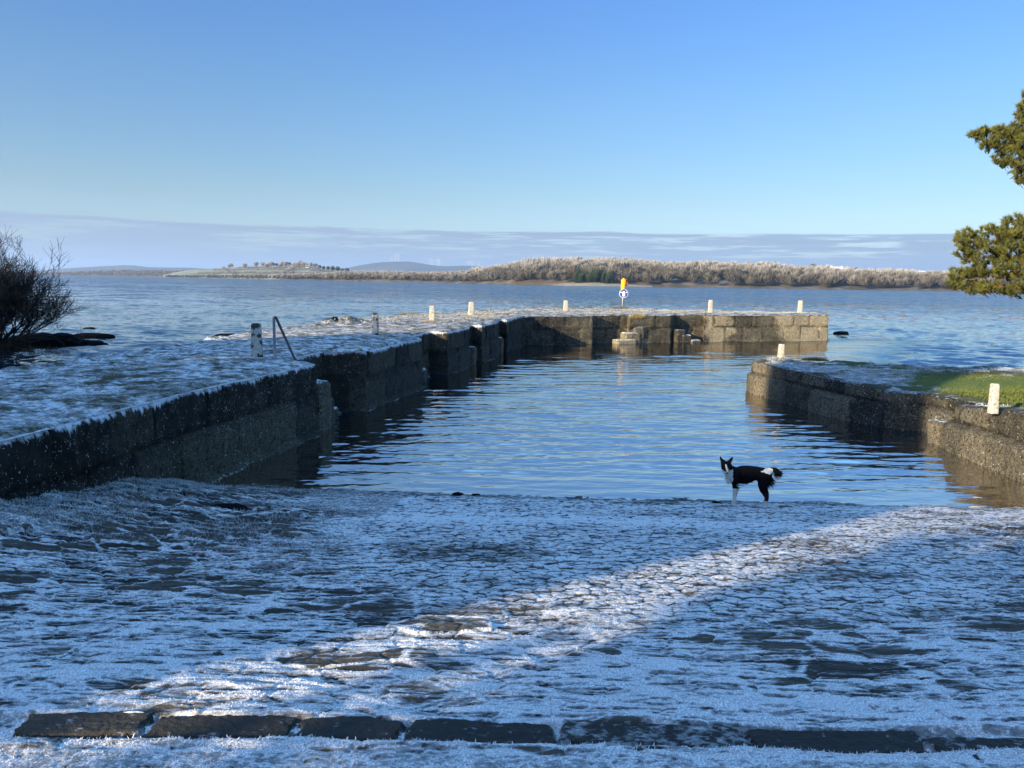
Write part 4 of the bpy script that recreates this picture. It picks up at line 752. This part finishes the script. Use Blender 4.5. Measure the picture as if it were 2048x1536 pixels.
# ------------------------------------------------------------------ far shore
def hz_y(px): return 560.1+(px-1024)*.0152
def ip(px, xs, ys): return np.interp(px, xs, ys)
def land(name, px, D0, depth, ytop, mat, lab, nrow=14, rough=1.5, seed=1, cat='hill', prof=.8, attrs=None):
    """terrain: shoreline at distance D0(px), rising to the skyline pixel height ytop over `depth` metres"""
    px = np.asarray(px, float); t_ = np.linspace(0, 1, nrow); D = D0[:, None]+depth*t_[None, :]
    tanx = (px-1024)/FPX; X = tanx[:, None]*D; Dt = D0+depth; zt = HC+(hz_y(px)-ytop)/FPX*Dt
    Z = zt[:, None]*(t_[None, :]**prof)+rough*(fbm(X*.012, D*.012, seed, 4)-.5)*np.sqrt(t_)[None, :]; Z[:, 0] = -1.0
    V = np.stack([X, D, Z], -1)
    back = np.stack([X[:, -1]*1.3, D[:, -1]*1.3, np.full(len(px), -1.)], -1)[:, None, :]; V = np.concatenate([V, back], 1)
    F = grid_faces(len(px), nrow+1)[:, ::-1]
    o = mesh_np(name, V.reshape(-1, 3), F, mat); tag(o, lab, cat, kind='structure')
    def zf(pp, tt):
        Dq = np.interp(pp, px, D0)+depth*tt; ztq = np.interp(pp, px, zt); Xq = (pp-1024)/FPX*Dq
        return Xq, Dq, ztq*tt**prof+rough*(fbm(Xq*.012, Dq*.012, seed, 4)-.5)*np.sqrt(tt)
    return o, zf
def mat_land(name, c1, c2, c3, sc=.01):
    m, t, o = new_mat(name); P = geo(t); n = t.noise(P, sc, 5, .6); n2 = t.noise(P, sc*7, 4, .6)
    finish(t, o, t.mix(t.mr(n2, .4, .7), t.mix(t.mr(n, .35, .65), c1, c2), c3), .95, spec=.1); return m
M_brown = mat_land('bracken_ground', (.07, .055, .035), (.11, .09, .06), (.16, .15, .13)); M_field = mat_land('frosted_field', (.15, .16, .09), (.30, .30, .24), (.20, .19, .12), .006); M_hill = mat_land('moor', (.05, .06, .045), (.09, .10, .08), (.10, .11, .10), .0015)
M_sand = mat_land('reed_bank', (.26, .21, .13), (.34, .29, .20), (.22, .18, .11), .05)
# distant hills
pxs = np.linspace(-900, 3000, 160)
hill_y = ip(pxs, [-900, 60, 150, 200, 250, 272, 300, 380, 440, 560, 640, 690, 720, 760, 820, 850, 880, 940, 1000, 1100, 3000], [546, 541, 533, 531, 528, 528, 532, 533, 536, 538, 540, 534, 528, 522, 521, 526, 530, 529, 534, 540, 560])
land('far_hills', pxs, np.full(160, 6000.), 1200, hill_y, M_hill, 'hazy low hills along the skyline', 8, 8, 41)
# low left shore
pxs = np.linspace(60, 520, 90); _, zl = land('low_shore', pxs, ip(pxs, [60, 300, 520], [3000, 2400, 1700]), 500, ip(pxs, [60, 160, 250, 350, 520], [543, 541.5, 538, 540, 545]), M_brown, 'low brown shore at the left beyond the lake', 8, 2, 42, 'shore')
# fields
pxs = np.linspace(330, 800, 120); D_f = ip(pxs, [330, 480, 620, 800], [1700, 1500, 1250, 1100]); _, zf_ = land('fields', pxs, D_f, 500, ip(pxs, [330, 360, 400, 480, 560, 620, 700, 760, 800], [547, 541, 536, 532, 531, 531, 543, 548, 549]), M_field, 'frosted green fields on the far left shore', 16, 3, 43, 'fields', .9)
# wooded land
pxs = np.linspace(560, 2600, 320); D_w = ip(pxs, [560, 700, 900, 1050, 1250, 1500, 1900, 2600], [1150, 1020, 820, 700, 660, 680, 715, 760])
WT = ip(pxs, [560, 690, 760, 900, 960, 1010, 1060, 1130, 1250, 1350, 1500, 1600, 1700, 1800, 1900, 2600], [552, 547, 547, 549, 546, 536, 530, 526, 528, 533, 537, 543, 548, 551, 553, 554])+3.2*(fbm(pxs*.02, pxs*0, 777, 3)-.5)
_, zw = land('wooded_shore', pxs, D_w, 330, WT, M_brown, 'brown wooded land across the lake', 16, 3, 44, 'shore', .62)
pxs = np.linspace(1095, 1300, 50); land('sand_spit', pxs, ip(pxs, [1095, 1180, 1300], [640, 610, 640]), 60, ip(pxs, [1095, 1130, 1180, 1240, 1300], [567, 562.5, 561.5, 563.5, 567]), M_sand, 'pale reedy point at the far shore', 6, .2, 45, 'shore', .7)

M_tree = mat_tip('bare_frosted_tree', (.112, .105, .085), (.40, .39, .37), .50, ns=.045)
def sliver_trees(name, X, Y, Z, Hh, frost, seed, K=130, base=None, mat=None, width=.13, wr=.58):
    """many bare crowns: each a fan of tapering boughs rising from a short trunk to a rounded outline"""
    r = np.random.RandomState(seed); n = len(X)
    a = r.rand(n, K)*6.28; el_ = np.arcsin(-.25+1.25*r.rand(n, K)); rad = (.75+.3*r.rand(n, K))
    Wd = (Hh*wr)[:, None]; cx = X[:, None]; cyy = Y[:, None]; cz_ = (Z+Hh*.52)[:, None]
    tip = np.stack([cx+Wd*rad*np.cos(el_)*np.cos(a), cyy+Wd*rad*np.cos(el_)*np.sin(a), cz_+(Hh*.50)[:, None]*rad*np.sin(el_)], -1)
    st = .10+.35*r.rand(n, K); bas = np.stack([cx+0*a, cyy+0*a, (Z+Hh*.12)[:, None]+0*a], -1); bas = bas+(tip-bas)*st[..., None]
    w_ = np.stack([-np.sin(a)+.3*r.randn(n, K), np.cos(a)+.3*r.randn(n, K), .5*r.randn(n, K)], -1)*(Hh[:, None, None]*width*.20)
    V = np.stack([bas, bas+(tip-bas)*.6+w_, tip, bas+(tip-bas)*.6-w_], 2).reshape(-1, 3); F = np.arange(n*K*4).reshape(-1, 4)
    fr_ = np.repeat(frost, K*4)*np.tile([.0, .55, 1., .55], n*K)
    return mesh_np(name, V, F, mat or M_tree, {'tip': fr_}, smooth=False)
def wood(name, zfun, lo, hi, n, hmin, hmax, fr_lo, fr_hi, seed, lab, tlo=.02, thi=1., clump=6.):
    r = np.random.RandomState(seed); pp = lo+(hi-lo)*r.rand(n); tt = tlo+(thi-tlo)*r.rand(n); X, Y, Z = zfun(pp, tt)
    cl2 = fbm(X*.035, Y*.03, seed, 3); Hh = (hmin+(hmax-hmin)*r.rand(n))*(.7+.6*cl2)
    fr_ = np.clip(fr_lo+(fr_hi-fr_lo)*tt+1.1*(cl2-.5)+.5*(r.rand(n)-.5), 0, 1)
    o = sliver_trees(name, X, Y, Z-.3, Hh, fr_, seed+1); tag(o, lab, 'woodland', kind='stuff'); return o
wood('woodland', zw, 940, 2250, 3400, 7, 12.5, -.05, 1.1, 81, 'leafless frosted woodland covering the far shore to the right')
wood('shore_wood', zw, 565, 960, 1500, 5., 8., .1, .8, 82, 'low leafless trees along the middle of the far shore')
wood('field_edge_wood', zf_, 335, 770, 420, 3.5, 7., .1, .5, 85, 'low bushes and trees along the water below the frosted fields', tlo=0.0, thi=.10)
wood('distant_wood', zl, 90, 520, 900, 5., 8., .2, .7, 83, 'brown trees on the low left shore')
# hedges across the fields
HL = [((400, .30), (640, .32)), ((430, .62), (690, .60)), ((480, .80), (640, .82)), ((560, .10), (600, .95)), ((470, .25), (450, .90)), ((650, .2), (700, .7))]
HN = ['lowest of the long hedges crossing the frosted fields', 'middle of the long hedges crossing the frosted fields', 'topmost short hedge below the farmhouses', 'hedge running uphill toward the white farmhouses', 'hedge running uphill at the left of the fields', 'hedge at the right end of the fields by the dark trees']
for i, ((pa, ta), (pb_, tb)) in enumerate(HL):
    n = 170; q = np.linspace(0, 1, n); X, Y, Z = zf_(pa+(pb_-pa)*q, ta+(tb-ta)*q); r = np.random.RandomState(90+i)
    o = sliver_trees('hedge', X+r.randn(n), Y+r.randn(n), Z-.2, 5.5+3*r.rand(n), .25+.4*r.rand(n), 95+i, 22); tag(o, HN[i], 'hedge', 'hedges between the far fields')
# single frosted trees that stand out on the skyline, and dark trees among them
r = np.random.RandomState(5)
proto = {}
def tree_proto(key, H, frost, K, mat=None, seed=1, wr=.5):
    e = empty('leafless_tree'); V, F = tube_np([(np.array([[0, 0, -.5], [0, 0, H*.3], [.1, 0, H*.5]]), np.array([.35, .28, .15]))], 6)
    mesh_np('trunk', V, F, M_bark, parent=e); c = sliver_trees('crown', np.array([0.]), np.array([0.]), np.array([0.]), np.array([H]), np.array([frost]), seed, K, mat=mat, width=.18, wr=wr); c.parent = e; return e
def place(key, first, loc, s, lab, grp, cat='tree'):
    global proto
    e = proto[key] if first else copy_tree(proto[key]); e.location = loc; e.scale = (s,)*3; e.rotation_euler = (0, 0, random.random()*6); tag(e, lab, cat, grp); return e
proto['white'] = tree_proto('white', 11, .95, 200, seed=3); proto['wide'] = tree_proto('wide', 11, .8, 260, seed=4, wr=.72)
M_darktree = mat_tip('dark_tree', (.035, .040, .024), (.09, .10, .06), .4); proto['dark'] = tree_proto('dark', 9, .6, 240, M_darktree, 5)
proto['dark'].name = 'ivy_clad_tree'
sk1 = [(534, .9), (545, .92), (562, .9), (574, .93), (596, .9), (607, .91), (515, .95), (528, .98), (540, .97), (549, .99), (556, .98), (567, .96), (580, .97), (590, .99), (602, .98), (612, .97), (622, .96), (632, .99), (492, .9), (465, .93)]
for i, (p_, t2) in enumerate(sk1): X, Y, Z = zf_(np.array([float(p_)]), np.array([t2])); place('white', i == 0, (X[0], Y[0], Z[0]-.2), 1.0+.6*r.rand(), 'pale frosted tree on the hilltop above the fields, left of centre', 'frosted hilltop trees above the fields')
sk2 = [(1842, .9), (1858, .95), (1815, .9), (1655, .95), (1675, .9), (1560, .98), (1750, .95), (1780, .9), (1880, .9)]
for i, (p_, t2) in enumerate(sk2): X, Y, Z = zw(np.array([float(p_)]), np.array([t2])); place('wide', i == 0, (X[0], Y[0], Z[0]-.2), .8+.35*r.rand(), 'broad rounded frosted tree on the right skyline', 'broad frosted trees on the right skyline')
sk3 = [(640, .85), (648, .83), (657, .84), (666, .82), (676, .83), (685, .84), (694, .82), (462, .97), (1700, .85), (1615, .96), (1535, .9)]
for i, (p_, t2) in enumerate(sk3):
    zq = zf_ if p_ < 800 else zw; X, Y, Z = zq(np.array([float(p_)]), np.array([t2])); place('dark', i == 0, (X[0], Y[0], Z[0]-.2), 1.1+.5*r.rand(), 'dark tree in the row right of the farm fields' if 600 < p_ < 700 else ('lone dark tree on the skyline left of the farmhouses' if p_ < 600 else 'dark tree on the right wooded skyline'), 'dark trees right of the farm fields' if 600 < p_ < 700 else ('dark trees on the right skyline' if p_ > 800 else 'lone dark skyline tree'))
# conifers
def conifer():
    e = empty('conifer'); V, F = tube_np([(np.array([[0, 0, -.5], [0, 0, 6]]), np.array([.25, .1]))], 6); mesh_np('trunk', V, F, M_bark, parent=e)
    r = np.random.RandomState(8); n = 700; h_ = 1+8.5*r.rand(n); rad = (9.8-h_)*.34*(.8+.4*r.rand(n)); a = r.rand(n)*6.28
    tip = np.stack([rad*np.cos(a), rad*np.sin(a), h_-.3], -1); bas = np.stack([.2*rad*np.cos(a), .2*rad*np.sin(a), h_+.3], -1); w_ = np.stack([-np.sin(a), np.cos(a), 0*a], -1)*.35
    mesh_np('crown', np.stack([bas, tip-w_, tip+w_], 1).reshape(-1, 3), np.arange(3*n).reshape(-1, 3), M_conif, {'tip': np.tile([0, 1., 1.], n)}, smooth=False, parent=e); return e
M_conif = mat_tip('conifer_needles', (.012, .025, .010), (.030, .055, .022), .4)
proto['con'] = conifer()
for i in range(18):
    p_ = 1144+i*3.9; X, Y, Z = zw(np.array([p_]), np.array([.03+.07*r.rand()])); place('con', i == 0, (X[0], Y[0]-22, max(0, Z[0]-2.5)), 1.0+.45*r.rand(), 'dark green conifer in the small plantation behind the pale point', 'conifers behind the pale point', 'conifer')
# farmhouses
M_wh = mat_simple('white_render', (.62, .61, .58), (.72, .71, .68), 1, .8); M_slate = mat_simple('slate', (.05, .055, .06), (.09, .095, .10), 1, .7); M_glass = mat_simple('window_glass', (.02, .025, .03), (.03, .035, .04), 1, .2)
HS = [(585, .94, 13, 6, 'f', .2, 'left white farmhouse among the frosted hilltop trees'), (619, .92, 11, 6, 'f', -.3, 'right white farmhouse at the edge of the hilltop trees'), (545, .97, 16, 5, 'f', .1, 'low white farm building at the left of the hilltop trees'),
      (1655, .78, 15, 5, 'w', .1, 'small pale sunlit house in the woods on the right'), (1822, .93, 34, 3, 'w', .0, 'long low pale farm shed on the right skyline')]
for (p_, t2, L, Hh, wz, rz, lab) in HS:
    zq = zf_ if wz == 'f' else zw; X, Y, Z = zq(np.array([float(p_)]), np.array([t2])); e = empty('farmhouse', (X[0], Y[0]-9, Z[0]+(.8 if wz == 'f' else 7.0)), rz); 
    if wz == 'w': e.location.z = Z[0]+(5.2 if p_ < 1700 else 6.0)
    Wd = 7.; hw = Hh*.55; mb = MB(); mb.box((0, 0, hw/2-4), (L, Wd, hw+8)); mb.add([(-L/2, -Wd/2, hw), (-L/2, Wd/2, hw), (-L/2, 0, Hh-.1), (L/2, -Wd/2, hw), (L/2, Wd/2, hw), (L/2, 0, Hh-.1)], [(0, 2, 1), (3, 4, 5)]); mb.build('wall', M_wh, e)
    mb = MB(); a_ = .4
    mb.add([(-L/2-a_, -Wd/2-a_, hw-.15), (L/2+a_, -Wd/2-a_, hw-.15), (L/2+a_, 0, Hh), (-L/2-a_, 0, Hh), (-L/2-a_, Wd/2+a_, hw-.15), (L/2+a_, Wd/2+a_, hw-.15)], [(0, 1, 2, 3), (3, 2, 5, 4)]); rf = mb.build('roof', M_slate if p_ not in (1655, 1822) else M_wh, e)
    sm = rf.modifiers.new('s', 'SOLIDIFY'); sm.thickness = .25
    if p_ != 1822:
        for cx in (-L/2+.6, L/2-.6): mb = MB(); mb.box((cx, 0, Hh+.3), (.8, .8, 1.4)); mb.build('chimney', M_wh, rf)
        for cx in (-L*.3, 0, L*.3): mb = MB(); mb.box((cx, -Wd/2-.02, hw*.5), (1.1, .06, 1.3)); mb.build('window', M_glass, e)
    tag(e, lab, 'farmhouse', 'farm buildings on the far shore')
# wind turbines
M_turb = mat_simple('turbine_white', (.5, .5, .5), (.55, .55, .55), 1, .5)
def turbine():
    e = empty('wind_turbine'); mb = MB(); mb.tube([(0, 0, -8), (0, 0, 30), (0, 0, 60)], [2.4, 2.0, 1.4], 10); mb.build('tower', M_turb, e, smooth=True)
    mb = MB(); mb.box((0, .8, 60.9), (2.6, 7, 2.6)); nc = mb.build('nacelle', M_turb, e, .4)
    for k_ in range(3):
        a = k_*2*math.pi/3; mb = MB(); mb.tube([(0, -3.4, 0), (0, -3.4, 8), (0, -3.4, 32)], [1.0, 1.5, .4], 6); b = mb.build('blade', M_turb, e); b.location = (0, 0, 60.9); b.rotation_euler = (0, a, 0)
    mb = MB(); mb.tube([(0, -2.6, 60.9), (0, -3.6, 60.9), (0, -4.4, 60.9)], [1.5, 1.4, .4], 10); mb.build('hub', M_turb, e); return e
TB = [(783, 527, 0), (790, 519, 0), (796, 518, 0), (859, 530, 1), (863, 530, 1), (873, 530, 1), (877, 529, 1), (934, 533, 2), (940, 532, 2), (945, 535, 2), (956, 534, 2)]
TN = ['leftmost of the three wind turbines on the blue hill', 'middle of the three wind turbines on the blue hill', 'rightmost of the three wind turbines on the blue hill', 'first from the left of the four turbines just right of the blue hill', 'second from the left of the four turbines just right of the blue hill',
      'third from the left of the four turbines just right of the blue hill', 'last of the four turbines just right of the blue hill', 'first from the left of the four turbines by the wooded hill', 'second from the left of the four turbines by the wooded hill', 'third from the left of the four turbines by the wooded hill', 'rightmost turbine, nearest the wooded hill']
t0 = turbine()
for i, (p_, yb_, gidx) in enumerate(TB):
    e = t0 if i == 0 else copy_tree(t0); Dd = 7300.; q = np.array([(p_-1024)/FPX*Dd, Dd, HC+(hz_y(p_)-yb_)/FPX*Dd]); e.location = q; s_ = (.85+.15*random.random()); e.scale = (s_,)*3; e.rotation_euler = (0, R(random.uniform(-1, 1)), .3*random.random()); tag(e, TN[i], 'wind turbine', 'wind turbines on the distant hills')
    for b in [x for x in bpy.data.objects if x.parent == e and x.name.startswith('blade')]: b.rotation_euler[1] += random.random()*2 if False else i*.37

# ------------------------------------------------------------------ unseen buildings and trees added to block the sun
Nn = np.array([math.cos(SUN_AZ), -math.sin(SUN_AZ)]); Lh = np.array([math.sin(SUN_AZ), math.cos(SUN_AZ)])
def st(s_, t_): return Nn*s_+Lh*t_
M_house = mat_simple('storehouse_stone', (.18, .17, .15), (.28, .26, .22), 3, .9, .02)
def storehouse(s0, s1, t0_, dep, H, roof, lab):
    c = st((s0+s1)/2, t0_-dep/2); e = empty('storehouse', (c[0], c[1], 1.1), -SUN_AZ); L = s1-s0; mb = MB(); mb.box((0, 0, H/2), (L, dep, H)); mb.build('wall', M_house, e)
    mb = MB(); mb.add([(-L/2-.2, -dep/2-.2, H), (L/2+.2, -dep/2-.2, H), (L/2+.2, dep/2+.2, H), (-L/2-.2, dep/2+.2, H), (-L/2-.2, 0, H+roof), (L/2+.2, 0, H+roof)], [(0, 1, 5, 4), (2, 3, 4, 5), (1, 2, 5), (3, 0, 4), (3, 2, 1, 0)]); mb.build('roof', M_slate, e)
    for i in range(int(L/3)):
        for zz_ in (1.6, 4.8):
            mb = MB(); mb.box((-L/2+1.5+i*3, dep/2+.02, zz_), (1.0, .08, 1.4)); mb.build('window', M_glass, e)
    tag(e, lab, 'building')
M_leaf = mat_tip('evergreen_leaf', (.02, .03, .012), (.05, .065, .02))
def shade_tree(s_, t_, H, W_, n, seed, lab, z0=1.1, low=.15, leaf=.22):
    r = np.random.RandomState(seed); c = st(s_, t_); e = empty('evergreen_tree', (c[0], c[1], z0)); V, F = tube_np([(np.array([[0, 0, -.2], [0, 0, H*.4], [.1, 0, H*.8]]), np.array([.3, .2, .06]))], 7); mesh_np('trunk', V, F, M_bark, parent=e)
    q = r.randn(n, 3); q /= np.linalg.norm(q, axis=1)[:, None]; q *= (r.rand(n)**.4)[:, None]; P = q*np.array([W_, W_, H*(1-low)/2])+np.array([0, 0, H*(1+low)/2]); a = r.randn(n, 3)*leaf; b = r.randn(n, 3)*leaf
    mesh_np('crown', np.stack([P, P+a, P+b], 1).reshape(-1, 3), np.arange(3*n).reshape(-1, 3), M_leaf, {'tip': np.tile([0, 1., 1.], n)}, smooth=False, parent=e); tag(e, lab, 'tree', 'unseen trees added to cast shade')
storehouse(-12.95, -10.3, -16, 7, 8.6, 2.6, 'tall narrow building added out of view to shade the pier')
storehouse(-10.27, -8.8, -16.4, 6, 6.4, 1.4, 'low link added out of view, letting sun over it to the quay tip')
storehouse(-8.77, -5.0, -16, 7, 8.6, 2.6, 'tall building added out of view to shade the slip')
storehouse(-4.97, -3.27, -16.3, 6, 5.4, 1.4, 'low annex added out of view to edge the sunlit streak')
for i, (s_, t_, H, W_, n) in enumerate([(-15.2, -15, 9.8, 1.75, 2600), (-16.0, -17, 9.6, 1.3, 1600), (-14.6, -18, 9.4, 1.1, 1300), (-1.0, -14, 5.8, 1.62, 2300), (-2.95, -16, 4.55, .6, 800), (1.6, -14, 6.4, 1.6, 800), (4.0, -15, 6.7, 1.7, 800), (6.0, -14, 6.8, 1.7, 1500), (8.8, -15, 7.2, 1.8, 1500), (.4, -17, 6.3, 1.7, 1300), (2.8, -17, 6.6, 1.7, 500), (-13.3, -15, 6.9, .8, 900), (-28, -20, 9.5, 3, 2600), (-33, -20, 10, 3, 2800), (-38, -20, 9.5, 3, 2600), (-24.5, -24, 7, 2.2, 1600)]):
    shade_tree(s_, t_, H, W_, n, 700+i, 'dense evergreen tree added out of view to cast shade', low=.05)

lx, ly = np.meshgrid(np.linspace(-90, -24, 40), np.linspace(-25, 27, 40)); lz = 1.3*ss(-lx-ly*.25, 18, 30)*(1-ss(ly, 20, 27))-.4+.2*fbm(lx*.2, ly*.2, 900, 3)
tag(mesh_np('left_bank', np.stack([lx, ly, lz], -1).reshape(-1, 3), grid_faces(40, 40), M_deck, {'frost': np.full(lx.size, .5), 'grass': np.full(lx.size, .3)}), 'frosted bank off to the left', 'bank', kind='structure')
# ------------------------------------------------------------------ air
m, t, o = new_mat('haze'); t.t.links.new(t.n('ShaderNodeVolumePrincipled', {'Color': (.50, .70, 1, 1), 'Density': 9e-5, 'Anisotropy': .2}).outputs[0], o.inputs['Volume'])
mb = MB(); mb.box((0, 3000, 160), (36000, 30000, 323)); hzb = mb.build('haze', m); tag(hzb, 'thin cold haze over the lake', 'haze', kind='stuff')
